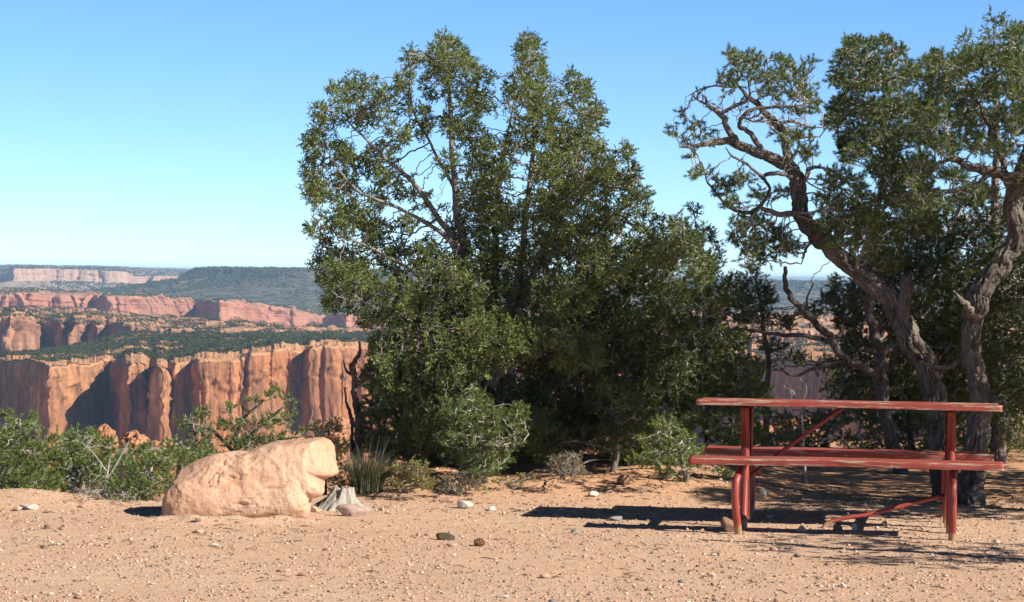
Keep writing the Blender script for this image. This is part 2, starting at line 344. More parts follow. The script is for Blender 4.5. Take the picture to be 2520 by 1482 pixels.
for a in [
    (1140, 1252, 46, 24, 'white topped stone half buried at the foot of the dry shrubs', WH, 1, 0, .8),
    (1212, 1258, 22, 14, 'small square white stone on open sand right of the half buried white one', (.82, .76, .7), 2, .3, .8),
    (1098, 1330, 48, 22, 'dark brown pitted rock alone in the middle of the gravel', DK, 3, .1, .8),
    (113, 1303, 20, 16, 'brown conical stone far left on the gravel below the pale slabs', BR, 4, 0, .8),
    (487, 1287, 26, 14, 'pale pink block touching the foot of the big boulder', (.66, .50, .40), 5, .2, .8),
    (487, 1313, 30, 12, 'orange tan stone in front of the big boulder', TN, 6, .1, .8),
    (522, 1345, 30, 9, 'flat whitish chip in the gravel below the big boulder', WH, 7, 0, .8),
    (380, 1352, 10, 12, 'small upright brown stone left of the whitish chip', (.38, .25, .16), 8, 0, .8),
    (68, 1256, 46, 15, 'long pale flat slab at the far left beside the gravel hump', (.62, .54, .46), 9, .1, .8),
    (42, 1259, 22, 12, 'small pinkish block beside the pale flat slab at far left', (.68, .47, .37), 10, .4, .8),
    (200, 1250, 26, 12, 'salmon stone on the canyon edge below the green bushes', (.66, .34, .24), 11, .1, .8),
    (870, 1272, 92, 34, 'pinkish angular rock lying against the grey stump', (.50, .36, .31), 12, -.1, .6),
    (775, 1262, 30, 22, 'tan stone wedged between big boulder and grey stump', TN, 13, .2, .8),
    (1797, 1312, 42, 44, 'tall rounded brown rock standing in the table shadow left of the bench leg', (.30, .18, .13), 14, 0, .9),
    (1975, 1309, 26, 17, 'pale stone on the sunny strip under the picnic table', (.58, .46, .34), 15, .2, .8),
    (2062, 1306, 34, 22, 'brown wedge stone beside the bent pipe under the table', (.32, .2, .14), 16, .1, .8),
    (2105, 1308, 17, 20, 'small upright whitish stone under the table right of the wedge stone', (.60, .49, .36), 17, .3, .8),
    (1880, 1222, 18, 24, 'white rounded stone lit by sun behind the left table legs', WH, 18, 0, .8),
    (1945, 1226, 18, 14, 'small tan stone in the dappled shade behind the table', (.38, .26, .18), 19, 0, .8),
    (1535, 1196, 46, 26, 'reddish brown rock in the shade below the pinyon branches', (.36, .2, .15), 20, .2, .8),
    (1458, 1224, 36, 14, 'white flat wedge stone on the orange sand bank', WH, 21, -.1, .8),
    (1645, 1180, 22, 18, 'pale rounded stone tucked under the branches near the bench end', (.62, .46, .34), 22, 0, .8),
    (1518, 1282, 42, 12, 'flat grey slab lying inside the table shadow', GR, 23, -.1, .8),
    (1382, 1256, 20, 7, 'small pinkish white chip on sand above the table shadow', (.74, .6, .52), 24, 0, .8),
    (1417, 1312, 20, 10, 'small grey blue pebble just below the table shadow tip', (.30, .30, .29), 25, 0, .8),
    (1030, 1319, 12, 8, 'little pale pebble up and left of the dark pitted rock', TN, 26, 0, .8),
    (815, 1308, 18, 9, 'small angular tan pebble in front of the pinkish rock', TN, 27, 0, .8),
    (1755, 1370, 22, 8, 'whitish grey flat chip below the bench shadow', (.62, .55, .48), 28, 0, .8),
    (1750, 1420, 30, 14, 'pale pink wedge stone low in the gravel at center', (.66, .48, .38), 29, .2, .8),
    (2075, 1446, 16, 14, 'small white pebble low in the gravel below the table', (.8, .75, .68), 30, 0, .8),
    (1960, 1373, 24, 12, 'dark grey pebble pair on the gravel below the bench', (.2, .17, .15), 31, 0, .8),
    (1185, 1266, 16, 7, 'thin tan chip directly below the square white stone', TN, 32, 0, .8),
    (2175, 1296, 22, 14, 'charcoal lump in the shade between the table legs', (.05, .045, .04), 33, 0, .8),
    (700, 1407, 34, 7, 'flat salmon chip in the gravel far below the boulder', (.62, .4, .3), 34, 0, .8),
    (742, 1418, 28, 12, 'reddish brown lumpy stone right of the salmon chip', (.40, .24, .16), 35, .3, .8),
    (1340, 1424, 30, 12, 'tan stone low in the middle of the gravel', (.6, .42, .3), 36, .3, .8),
    (1240, 1471, 40, 6, 'flat grey chip at the bottom center of the gravel', (.5, .45, .41), 37, .1, .8),
    (940, 1258, 18, 10, 'small pale stone right of the pinkish angular rock', (.6, .47, .38), 38, .1, .8),
]:
    px, py, w, h, lab, tint, seed, rz, dep = a
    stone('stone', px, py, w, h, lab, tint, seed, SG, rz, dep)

# pine cone on the gravel
pc = on_ground(1180, 1345); mb = MB(); r = np.random.default_rng(3)
for k in range(60):
    t = k / 60; a = k * 2.4; R = .022 * math.sin(math.pi * (.12 + .8 * t)); c = np.array([(t - .5) * .06, R * math.cos(a), .02 + R * math.sin(a)])
    V, Fc = ICO1; mb.add(V * [.004, .007, .007] + c, Fc)
tag(mb.build('pine_cone', mat_plain('pine cone scales', (.16, .08, .04), (.34, .19, .1)), loc=None), 'open brown pine cone lying on the gravel right of the dark rock', 'pine cone').location = Vector(pc)

# gravel: many small chips, one object
def gravel(n, seed):
    r = np.random.default_rng(seed); V0, F0 = ICO1
    y = 11.2 + (r.random(n) ** 1.25) * 7; x = (r.random(n) * 2 - 1) * (.215 * y)
    s = .0022 + .0065 * r.random(n) ** 3.6 + (r.random(n) < .02) * .010 * r.random(n)
    dens = fbm(P3(x * 1.5, y * 1.5), 3, 77); keep = (dens + r.random(n) * .9) > .05
    x, y, s = x[keep], y[keep], s[keep]; n = len(x); z = ground_z(x, y)
    size = np.stack([s * r.uniform(.7, 2.0, n), s * r.uniform(.7, 1.4, n), s * r.uniform(.35, .95, n)], 1)
    V = V0[None] * (1 + .3 * r.uniform(-1, 1, (n, len(V0), 1))) * size[:, None, :]
    a = r.random(n) * 6.28; ca, sa = np.cos(a)[:, None], np.sin(a)[:, None]
    V = np.stack([V[..., 0] * ca - V[..., 1] * sa, V[..., 0] * sa + V[..., 1] * ca, V[..., 2]], -1)
    V += np.stack([x, y, z + size[:, 2] * .45], 1)[:, None, :]
    pal = np.array([(.70, .50, .37), (.60, .38, .27), (.74, .60, .48), (.38, .24, .17), (.26, .19, .15), (.5, .3, .2), (.6, .4, .28), (.3, .28, .26)])
    pr = np.array([.23, .2, .14, .11, .06, .12, .1, .04]); c = pal[r.choice(8, n, p=pr / pr.sum())] * r.uniform(.8, 1.15, (n, 1))
    Fc = (F0[None] + np.arange(n)[:, None, None] * len(V0)).reshape(-1, 3)
    return V.reshape(-1, 3), Fc, np.repeat(c, len(V0), 0)
V, Fc, c = gravel(34000, 5)
tag(np_mesh('gravel', V, Fc, False, M['tint'], attr=c), kind='stuff', label='loose gravel and stone chips over the sandy ground', cat='gravel')
# twigs and needle litter
def litter(n, seed):
    r = np.random.default_rng(seed); mb = MB()
    for k in range(n):
        if r.random() < .45: y = r.uniform(12, 16.5); x = r.uniform(-.21, .21) * y
        else: x = r.uniform(-.8, 3.6); y = r.uniform(15.8, 18.6)
        if x < -1.0 and y > 15.9: continue
        L = r.uniform(.02, .09); a = r.uniform(0, 3.14); z = float(ground_z(x, y)) + .004
        d = np.array([math.cos(a), math.sin(a), r.uniform(-.05, .1)]); p = np.array([x, y, z])
        V, Fs = tube(np.array([p - d * L / 2, p + d * L * .1 + [0, 0, .004], p + d * L / 2]), np.array([.0022, .002, .001]) * r.uniform(.7, 1.6), 4)
        g = r.choice(3); mb.add(V, Fs, tint=[(.5, .4, .3), (.2, .13, .09), (.36, .26, .18)][g])
    return mb
tag(litter(700, 4).build('twig_litter', M['tint'], smooth=False), kind='stuff', label='dry twigs and bark scraps strewn over the sand', cat='litter')

# ------------------------------------------------------------------ boulder traced in silhouette, with its own thickness
def boulder():
    crop = [(1040,905),(1015,860),(1015,780),(1040,725),(1062,690),(1085,648),(1110,622),(1150,590),(1200,560),(1250,530),(1300,510),(1350,494),(1400,485),(1480,478),(1560,470),(1620,452),(1680,432),(1740,414),(1800,402),(1880,394),(1950,391),(2030,383),(2070,392),(2105,412),(2130,440),(2142,475),(2145,530),(2157,590),(2152,615),(2130,632),(2095,642),(2080,655),(2068,700),(2064,738),(2030,762),(1995,772),(1982,800),(1978,880),(1900,915),(1700,920),(1500,920),(1300,920),(1150,915)]
    P = np.array([(x * .38378, 932.6 + y * .38378) for x, y in crop]); d = 15.35
    P = np.vstack([P, P[:1]]); O = catmull(P, 6)[:-1]
    W_ = np.array([at(x, y, d) for x, y in O]); org = at(600, 1276, d); org[2] = float(ground_z(org[0], d))
    X, Z = W_[:, 0] - org[0], W_[:, 2] - org[2]
    zc = .20; xc = .02; n = len(X)
    def surf(side):
        rings = []; S = np.concatenate([np.linspace(1, .9, 9), np.linspace(.875, .0, 42)])
        for s in S:
            # pull towards a medial line, not a point: keeps the long shape
            ax, az, bx, bz = -.38, .14, .34, .34; tt = np.clip(((X - ax) * (bx - ax) + (Z - az) * (bz - az)) / ((bx - ax) ** 2 + (bz - az) ** 2), 0, 1); tt = .08 + .84 * tt
            mx = ax + tt * (bx - ax); mz = az + tt * (bz - az); x = mx + (X - mx) * s; z = mz + (Z - mz) * s
            if s == 0 or True: pass
            y = .34 * (1 - s ** 2.6) ** (1 / 2.2)
            if side < 0: y = y * (.62 + .25 * (np.clip(.45 - z, 0, .5)))   # front
            else: y = np.full(n, y)
            yy = side * y + .38 * z                                          # face leans back
            rings.append(np.stack([x, yy, z], 1))
        return np.array(rings)
    Vs = []; Fs = []; off = 0
    for side in (-1, 1):
        R = surf(side); k = len(R); V = R.reshape(-1, 3); a = np.arange(k - 1)[:, None] * n; j = np.arange(n)[None]; jn = (j + 1) % n
        Q = np.stack([a + j, a + jn, a + n + jn, a + n + j], -1).reshape(-1, 4)
        if side < 0: Q = Q[:, ::-1]
        Vs.append(V); Fs.append(Q + off); off += len(V)
    V = np.vstack(Vs)
    rb = np.random.default_rng(17); c0 = np.array([0, .06, .2])
    for k in range(22):
        n_ = rb.normal(size=3) * [.8, 1.0, 1.0]; n_[1] = -abs(n_[1]) if k % 3 else n_[1]; n_[2] = abs(n_[2]); n_[0] = n_[0] if n_[0] < .2 else -n_[0]; n_ /= np.linalg.norm(n_); sv = (V - c0) @ n_; cq = np.quantile(sv, rb.uniform(.975, .998)); V = V - np.where(sv > cq, (sv - cq) * .6, 0)[:, None] * n_
    D = V - c0; nd = D / (np.linalg.norm(D, axis=1)[:, None] + 1e-6)
    dsp = .012 * fbm(V * 3.2, 4, 5) + .013 * fbm(V * 11, 4, 6) + .008 * fbm(V * 30, 4, 8); crk = np.abs(fbm(P3(V[:, 0] * 4 + 9, V[:, 1] * 4, V[:, 2] * 2.2), 4, 29)); dsp -= .016 * np.exp(-(crk / .018) ** 2)
    ridge = 1 - np.abs(fbm(P3(V[:, 0] * 5 + V[:, 2] * 1.5, V[:, 1] * 5, V[:, 2] * 2), 3, 9)); dsp += .014 * (ridge ** 6 - .4)
    left = sstep(-.25, -.5, V[:, 0]); dsp += left * .02 * fbm(V * 16, 3, 12)
    V = V + nd * dsp[:, None] * np.array([.7, 1, .7])
    o = np_mesh('boulder', V, np.vstack(Fs), True, M['boulder']); o.location = Vector(org)
    tag(o, 'large pink sandstone boulder sloping up to an overhanging nose on the canyon edge', 'boulder')
boulder()

# bleached stump beside it
def stump():
    p = on_ground(828, 1258); p[1] += .12; root = empty('tree_stump', p); tag(root, 'bleached grey splintered stump between big boulder and pinkish rock', 'stump')
    n, k = 72, 34; A = np.arange(n) / n * 2 * math.pi; T = np.linspace(0, 1, k)
    AA, TT = np.meshgrid(A, T)
    rr = .105 - .055 * TT + .05 * (1 - TT) ** 3; fl = fbm(P3(np.cos(AA) * 4.5, np.sin(AA) * 4.5, TT * .8), 3, 4); rr = rr * (1 + .42 * fl)
    hh = .135 * (1 + .30 * fbm(P3(np.cos(A) * 3, np.sin(A) * 3), 3, 8))
    V = np.stack([rr * np.cos(AA) * 1.15 + TT * .03, rr * np.sin(AA), TT * hh[None, :] - .02], -1).reshape(-1, 3)
    a = np.arange(k - 1)[:, None] * n; j = np.arange(n)[None]; jn = (j + 1) % n
    Q = np.stack([a + j, a + jn, a + n + jn, a + n + j], -1).reshape(-1, 4); V = np.vstack([V, [[.03, 0, .06]]])
    j = np.arange(n); Tp = np.stack([(k - 1) * n + j, (k - 1) * n + (j + 1) % n, np.full(n, len(V) - 1)], 1)
    np_mesh('stump_wood', V * 1.12, [Q, Tp], False, M['grey'], root)
    mb = MB()
    for a, L in ((2.6, .2), (3.6, .16), (5.9, .22), (.6, .13)):
        q = np.array([[.05 * math.cos(a), .05 * math.sin(a), .06], [.6 * L * math.cos(a), .6 * L * math.sin(a), .03], [L * math.cos(a + .2), L * math.sin(a + .2), -.01]])
        V, Fs = tube(catmull(q, 5), np.linspace(.03, .01, 11), 10, .2, 3); mb.add(V, Fs)
    mb.build('root', M['grey'], root)
stump()

# ------------------------------------------------------------------ picnic table
WEAR = [None]
def plank(L, w, t, seed, x0=0):
    """weathered board with rounded edges, slightly wavy"""
    nx = 90; prof = []
    b = .003
    for cx, cz, a0 in ((w / 2 - b, t / 2 - b, 0), (-w / 2 + b, t / 2 - b, 90), (-w / 2 + b, -t / 2 + b, 180), (w / 2 - b, -t / 2 + b, 270)):
        for a in (0, 30, 60, 90): prof.append((cx + b * math.cos(math.radians(a0 + a)), cz + b * math.sin(math.radians(a0 + a)), 1.0))
    e = min(.012, t * .35); P_ = []
    for k in range(4):
        q0 = prof[k * 4:(k + 1) * 4]; h, v_ = (0, -1) if k in (0,) else ((1, 0) if k == 1 else ((0, 1) if k == 2 else (-1, 0)))
        P_ += q0; nx_ = prof[((k + 1) % 4) * 4]; d_ = np.array(nx_[:2]) - np.array(q0[3][:2]); d_ /= np.linalg.norm(d_)
        P_ += [(q0[3][0] + d_[0] * e, q0[3][1] + d_[1] * e, 0.0), (nx_[0] - d_[0] * e, nx_[1] - d_[1] * e, 0.0)]
    prof = np.array(P_); m = len(prof); X = np.linspace(-L / 2, L / 2, nx)
    V = np.zeros((nx, m, 3)); V[..., 0] = X[:, None]; V[..., 1] = prof[None, :, 0]; V[..., 2] = prof[None, :, 1]
    q = V * [3, 1, 1] + seed * 3.7
    V[..., 2] += .0016 * fbm(P3(V[..., 0] * 9, V[..., 1] * 60, seed), 3, seed) + .003 * noise3(P3(V[..., 0] * 1.2, seed), seed)
    V[..., 1] += .0018 * fbm(P3(V[..., 0] * 12, V[..., 2] * 70, seed), 3, seed + 3)
    V[0, :, 1:] *= .985; V[-1, :, 1:] *= .985
    V = V.reshape(-1, 3); a = np.arange(nx - 1)[:, None] * m; j = np.arange(m)[None]; jn = (j + 1) % m
    Q = np.stack([a + j, a + jn, a + m + jn, a + m + j], -1).reshape(-1, 4)[:, ::-1]
    WEAR[0] = np.concatenate([np.tile(prof[:, 2], nx), [.6, .6]]); V = np.vstack([V, [[-L / 2, 0, 0], [L / 2, 0, 0]]]); c = nx * m; j = np.arange(m); jn = (j + 1) % m
    return V, [Q, np.stack([np.full(m, c), j, jn], 1), np.stack([np.full(m, c + 1), (nx - 1) * m + jn, (nx - 1) * m + j], 1)]
def table():
    rz = math.radians(-8); c = np.array([2.06, 15.36, 0]); c[2] = float(ground_z(c[0], c[1]))
    root = empty('picnic_table', c, rz); tag(root, 'weathered red painted picnic table with attached benches and pipe legs under the trees', 'picnic table')
    L = 1.81; ht = .765; hb = .445
    def put(name, V, Fs, m, off=(0, 0, 0), smooth=False, parent=root):
        mb = MB(); mb.add(V + np.array(off), Fs, np.repeat(WEAR[0][:, None], 3, 1) if m is M['wood'] else None); return mb.build(name, m, parent, smooth)
    for k, y in enumerate((-.243, 0, .243)):
        V, Fs = plank(L, .232, .036, 10 + k); ta = -.035; V = V @ np.array([[1, 0, 0], [0, math.cos(ta), math.sin(ta)], [0, -math.sin(ta), math.cos(ta)]])
        put('table_plank', V, Fs, M['wood'], (.0, y, ht - .020 - .003 * (k == 1) + ta * (y + .243)))
    V, Fs = plank(L + .01, .245, .038, 20); put('bench_seat', V, Fs, M['wood'], (-.01, -.62, hb - .022))
    V, Fs = plank(L, .235, .044, 21); put('bench_seat', V, Fs, M['wood'], (.0, .62, hb - .050))
    def pipe(name, pts, r, n=8, parent=root, sides=16):
        pts = catmull(np.array(pts, float), n); V, Fs = tube(pts, r, sides); return put(name, V, Fs, M['pipe'], smooth=True, parent=parent)
    def ring(name, p, r, ax):
        pass
    for s in (-1, 1):
        x = .612 * s; bow = -.028 if s < 0 else .0
        pipe('bench_leg', [(x, -.60, hb - .052), (x + bow * .3, -.66, hb - .085), (x + bow, -.735, .30), (x + bow, -.74, .16), (x + bow * .5, -.70, .03), (x + bow * .3, -.69, -.05)], .0225)
        pipe('bench_leg', [(x, .60, hb - .08), (x, .66, hb - .11), (x, .735, .28), (x, .74, .16), (x, .70, .03), (x, .69, -.05)], .0225)
        pipe('table_post', [(x, -.20, ht - .06), (x + .004, -.21, .5), (x, -.25, .25), (x, -.34, -.05)], .0235)
        pipe('table_post', [(x, .20, ht - .06), (x + .004, .21, .5), (x, .25, .25), (x, .34, -.05)], .0235)
        pipe('seat_support', [(x, -.60, hb - .052 - .018), (x, -.2, hb - .072), (x, .2, hb - .085), (x, .60, hb - .098)], .021)
        V, F6 = plank(.05, .70, .006, 3); put('top_bracket', V, [f for f in F6], M['pipe'], (x, 0, ht - .0485))
        for yy in (-.30, -.17, .17, .30):
            V, Fc = ICO2; put('bolt', V * .011, Fc, M['bolt'], (x + .0, yy, ht - .056), True)
        for yy in (-.67, .67):
            V, Fc = ICO2; put('bolt', V * .010, Fc, M['bolt'], (x + .02, yy, hb - .05), True)
    pipe('diagonal_brace', [(-.03, 0, ht - .05), (-.28, 0, .53), (-.55, 0, .315), (-.612, 0, .27)], .0125, 6)
    b = pipe('diagonal_brace', [(.60, -.02, .20), (.40, -.06, .15), (.16, -.12, .085), (-.04, -.17, .05), (-.12, -.19, .02), (-.15, -.2, -.03)], .0125, 6)
    b['label'] = 'loose brace pipe bent down to the ground'
    pipe('cross_pipe', [(-.612, .02, .265), (-.612, .2, .265)], .018, 3)
table()

# ------------------------------------------------------------------ vegetation
def clump_points(clumps, d, dens, seed, depth=.4, copies=2, tuft=.11):
    r = np.random.default_rng(seed); out = []
    for c in [c for c in clumps for _ in range(copies)]:
        px, py, rx, ry = c[:4]; dd = c[4] if len(c) > 4 else r.uniform(-depth, depth); px += r.uniform(-.15, .15) * rx; py += r.uniform(-.1, .2) * ry
        s = mpp(d); rx, ry = rx * s, ry * s; rd = (rx + ry) * .5 * 1.25
        n = max(6, int(dens * 4.19 * rx * ry * rd)); v = r.normal(size=(n, 3)); v /= np.linalg.norm(v, axis=1)[:, None]
        v *= (r.random(n) ** .45)[:, None]; W = v * [rx, rd, ry]
        m = max(3, int(1.7 * 4.19 * rx * ry * rd / tuft ** 3)); C = W[r.integers(0, n, m)]; k = r.integers(0, m, n)
        W = C[k] + r.normal(size=(n, 3)) * [tuft * .26, tuft * .26, tuft * .34]; W = W[((W / [rx, rd, ry]) ** 2).sum(1) < 1.05]
        out.append(at(px, py, d + dd) + W)
    return np.vstack(out)
def colonize(seedP, att, step, kill, seed, iters=140, wander=.35, droop=0.0):
    """space colonisation: returns node positions and parents; seed nodes come first"""
    r = np.random.default_rng(seed); Pn = np.asarray(seedP, np.float64); par = [-1] * len(Pn); o = att.mean(0)
    A = (att - o).astype(np.float32); bd = np.full(len(A), 1e9, np.float32); bi = np.zeros(len(A), np.int64)
    def upd(A, bd, bi, newP, base):
        B = (newP - o).astype(np.float32); b2 = (B * B).sum(1)
        for k in range(0, len(A), 6000):
            a_ = A[k:k + 6000]; D = b2[None] - 2 * (a_ @ B.T); j = D.argmin(1)
            m = np.sqrt(np.maximum(D[np.arange(len(j)), j] + (a_ * a_).sum(1), 0)); bt = m < bd[k:k + 6000]
            bd[k:k + 6000][bt] = m[bt]; bi[k:k + 6000][bt] = j[bt] + base
    upd(A, bd, bi, Pn, 0)
    for it in range(iters):
        keep = bd > kill
        if not keep.any(): break
        A, bd, bi = A[keep], bd[keep], bi[keep]
        us, inv = np.unique(bi, return_inverse=True)
        v = A.astype(np.float64) + o - Pn[bi]; v /= np.linalg.norm(v, axis=1)[:, None] + 1e-9
        S = np.stack([np.bincount(inv, v[:, k], len(us)) for k in range(3)], 1); S /= np.linalg.norm(S, axis=1)[:, None] + 1e-9
        S += r.normal(size=S.shape) * wander; S /= np.linalg.norm(S, axis=1)[:, None] + 1e-9
        newP = Pn[us] + S * step; base = len(Pn); Pn = np.vstack([Pn, newP]); par += list(us); upd(A, bd, bi, newP, base)
    return Pn, np.array(par)
def skeleton_nodes(lines, step):
    P = []; R = []
    for ln in lines:
        L = np.linalg.norm(np.diff(ln[:, :3], axis=0), axis=1).sum(); n = max(3, int(L / step)); t = np.linspace(0, 1, n)
        arc = np.concatenate([[0], np.cumsum(np.linalg.norm(np.diff(ln[:, :3], axis=0), axis=1))]) / L
        P.append(np.stack([np.interp(t, arc, ln[:, k]) for k in range(4)], 1))
    return np.vstack(P)
def edges_mesh(Pn, par, rad, n0, k=4):
    ch = np.arange(n0, len(Pn)); pa = par[ch]; A = Pn[pa]; B = Pn[ch]; rb = rad[ch]; ra = np.minimum(rad[pa], rb * 1.25)
    t = B - A; t /= np.linalg.norm(t, axis=1)[:, None] + 1e-9
    ref = np.where(np.abs(t[:, 2:3]) > .9, [[1., 0, 0]], [[0, 0, 1.]]); u = np.cross(t, ref); u /= np.linalg.norm(u, axis=1)[:, None]; w = np.cross(t, u)
    a = np.arange(k) * 2 * math.pi / k; c, s = np.cos(a), np.sin(a)
    ring = c[None, :, None] * u[:, None] + s[None, :, None] * w[:, None]
    V = np.concatenate([A[:, None] + ring * ra[:, None, None], B[:, None] + ring * rb[:, None, None]], 1)
    b = (np.arange(len(ch)) * 2 * k)[:, None]; j = np.arange(k)[None]; jn = (j + 1) % k
    return V.reshape(-1, 3), np.stack([b + j, b + jn, b + k + jn, b + k + j], -1).reshape(-1, 4)
def needles(base, dirs, n, L, wd, spread, r, shoot=.05, lo=.1):
    """n needles around every shoot; thin kites"""
    m = len(base); B = np.repeat(base, n, 0); Dm = np.repeat(dirs, n, 0)
    B = B + Dm * (r.random((m * n, 1)) * shoot - shoot * .3)
    v = r.normal(size=(m * n, 3)); v -= (v * Dm).sum(1)[:, None] * Dm; v /= np.linalg.norm(v, axis=1)[:, None] + 1e-9
    a = lo + r.random((m * n, 1)) * spread; d = Dm * np.cos(a) + v * np.sin(a)
    ln = L * r.uniform(.7, 1.15, (m * n, 1)); s = np.cross(d, r.normal(size=d.shape)); s /= np.linalg.norm(s, axis=1)[:, None] + 1e-9
    w = wd * r.uniform(.7, 1.3, (m * n, 1))
    V = np.stack([B - s * w * .5, B + s * w * .5, B + d * ln * .9 + s * w * .35, B + d * ln * .93 - s * w * .35], 1).reshape(-1, 3)
    return V, np.arange(m * n * 4).reshape(-1, 4)
def tree(name, label, cat, d, base, limbs, clumps, kind='pinyon', group=None, dens=3400, seed=1, leaf=None, bark=None, step=.040, leafy=1.0, tip=.0016, thick=1.0, wander=.35, lens=1.0, thin=.82, depth=.45, copies=2, gens=3, bare=(), tuft=.10, bright=()):
    """limbs: list of polylines [(px, py, dd, radius px)]; the first is the trunk and starts at the base"""
    r = np.random.default_rng(seed); s = mpp(d); lines = []
    if kind == 'pinyon': dens *= 2.9; step *= .80; copies = max(copies, 4)
    if kind == 'juniper': dens *= 1.45; step *= .92
    if kind == 'shrub': dens *= 5; step *= .62
    for ln in limbs:
        q = np.array([list(at(x, y, d + dd)) + [rr * s * thin] for x, y, dd, rr in ln])
        if ln is limbs[0]: q[0, 2] = min(q[0, 2], float(ground_z(q[0, 0], q[0, 1])) - .03)
        q = catmull(q, 9); q[:, 3] = np.maximum(q[:, 3], .002)
        nn = len(q); w = .35 * np.minimum(q[:, 3:4], .03); q[1:, :3] += (w * np.stack([fbm(P3(np.arange(nn) * .35, seed, k), 2, seed + k) for k in range(3)], 1) * 2)[1:]
        lines.append(q)
    b = lines[0][0, :3].copy(); b[2] = float(ground_z(b[0], b[1])); root = empty(name, b); tag(root, label, cat, group)
    mb = MB()
    for k, q in enumerate(lines):
        mr = q[:, 3].max(); sd = 72 if mr > .05 else 16 if mr > .02 else 8
        if mr > .03: qq = np.stack([np.interp(np.linspace(0, 1, len(q) * 7), np.linspace(0, 1, len(q)), q[:, j]) for j in range(4)], 1)
        else: qq = q
        V, Fs = tube(qq[:, :3], qq[:, 3], sd, .26 if mr > .03 else .14, seed + k); mb.add(rel(b, V), Fs)
    tm = M[bark or ('jbark' if kind == 'juniper' else 'bark')]
    if not clumps: mb.build('trunk', tm, root); return root
    sk = skeleton_nodes(lines, step); n0 = len(sk)
    att = clump_points(clumps, d, dens, seed, depth, copies, tuft)
    Pn, par = colonize(sk[:, :3], att, step, step * 1.1, seed, wander=wander)
    # pipe-model radii
    acc = np.zeros(len(Pn)); ex = 2.2
    cnt = np.zeros(len(Pn), int); gen = np.zeros(len(Pn), int)
    for i in range(len(Pn) - 1, n0 - 1, -1):
        if acc[i] == 0: acc[i] = tip ** ex
        p = par[i]
        if p >= n0: acc[p] += acc[i]; gen[p] = max(gen[p], gen[i] + 1)
    rad = acc ** (1 / ex) * thick; rad[:n0] = sk[:, 3]; rad = np.minimum(rad, .03)
    Vb, Qb = edges_mesh(Pn, par, rad, n0, 5); Vb = rel(b, Vb)
    if kind == 'bare': mb.add(Vb, Qb); mb.build('trunk', tm, root); return root
    mb.build('trunk', tm, root)
    ch = np.arange(n0, len(Pn))
    if bare:
        q = Pn[ch] - CAM; den = q @ fwd; u, v = CX + F * (q @ RIGHT) / den, CY - F * (q @ UP) / den; ok = np.ones(len(ch), bool)
        for bx, by, rx, ry in bare: ok &= ((u - bx) / rx) ** 2 + ((v - by) / ry) ** 2 > 1
        ch = ch[ok]
    t = Pn[ch] - Pn[par[ch]]; t /= np.linalg.norm(t, axis=1)[:, None] + 1e-9
    if kind == 'pinyon':
        sel = gen[ch] <= gens; bs, ds = Pn[ch][sel], t[sel]; ds = ds + [0, 0, .35] + r.normal(size=ds.shape) * .25; ds /= np.linalg.norm(ds, axis=1)[:, None]
        V, Q = needles(bs, ds, int(40 * leafy), .028 * lens, .0028, .95, r, .045)
        lf = leaf or 'pleaf'
        if bright:  # same needles in a lighter colour here: sunlight on the tuft painted in
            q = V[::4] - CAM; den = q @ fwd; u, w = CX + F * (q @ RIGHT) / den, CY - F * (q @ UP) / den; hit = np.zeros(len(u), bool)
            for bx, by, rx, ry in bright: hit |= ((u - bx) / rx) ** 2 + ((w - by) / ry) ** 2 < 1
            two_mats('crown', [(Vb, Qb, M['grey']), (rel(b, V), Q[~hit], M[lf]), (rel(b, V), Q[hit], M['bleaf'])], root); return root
    elif kind == 'juniper':
        sel = gen[ch] <= 3; bs, ds = Pn[ch][sel], t[sel]
        # little sprays: several side shoots from each node, each with short stubby scale fingers
        k = 8; bs = np.repeat(bs, k, 0); ds = np.repeat(ds, k, 0) + r.normal(size=(len(ds) * k, 3)) * .75 + [0, 0, .35]; ds /= np.linalg.norm(ds, axis=1)[:, None]
        bs = bs + ds * (r.random((len(bs), 1)) * .035)
        V, Q = needles(bs, ds, int(15 * leafy), .012 * lens, .0046, .8, r, .032)
        lf = leaf or 'jleaf'
    else:  # small leaved shrub
        sel = gen[ch] <= 4; bs, ds = Pn[ch][sel], t[sel]
        V, Q = needles(bs, ds, int(7 * leafy), .015 * lens, .0038, 1.2, r, .03); lf = leaf or 'dleaf'
    two_mats('crown', [(Vb, Qb, M[bark or ('jbark' if kind == 'juniper' else 'grey')]), (rel(b, V), Q, M[lf])], root)
    print('   ', kind, seed, 'nodes', len(Pn), 'leaves', len(Q))
    return root
TREES = []
def T(*a, **k): TREES.append((a, k))

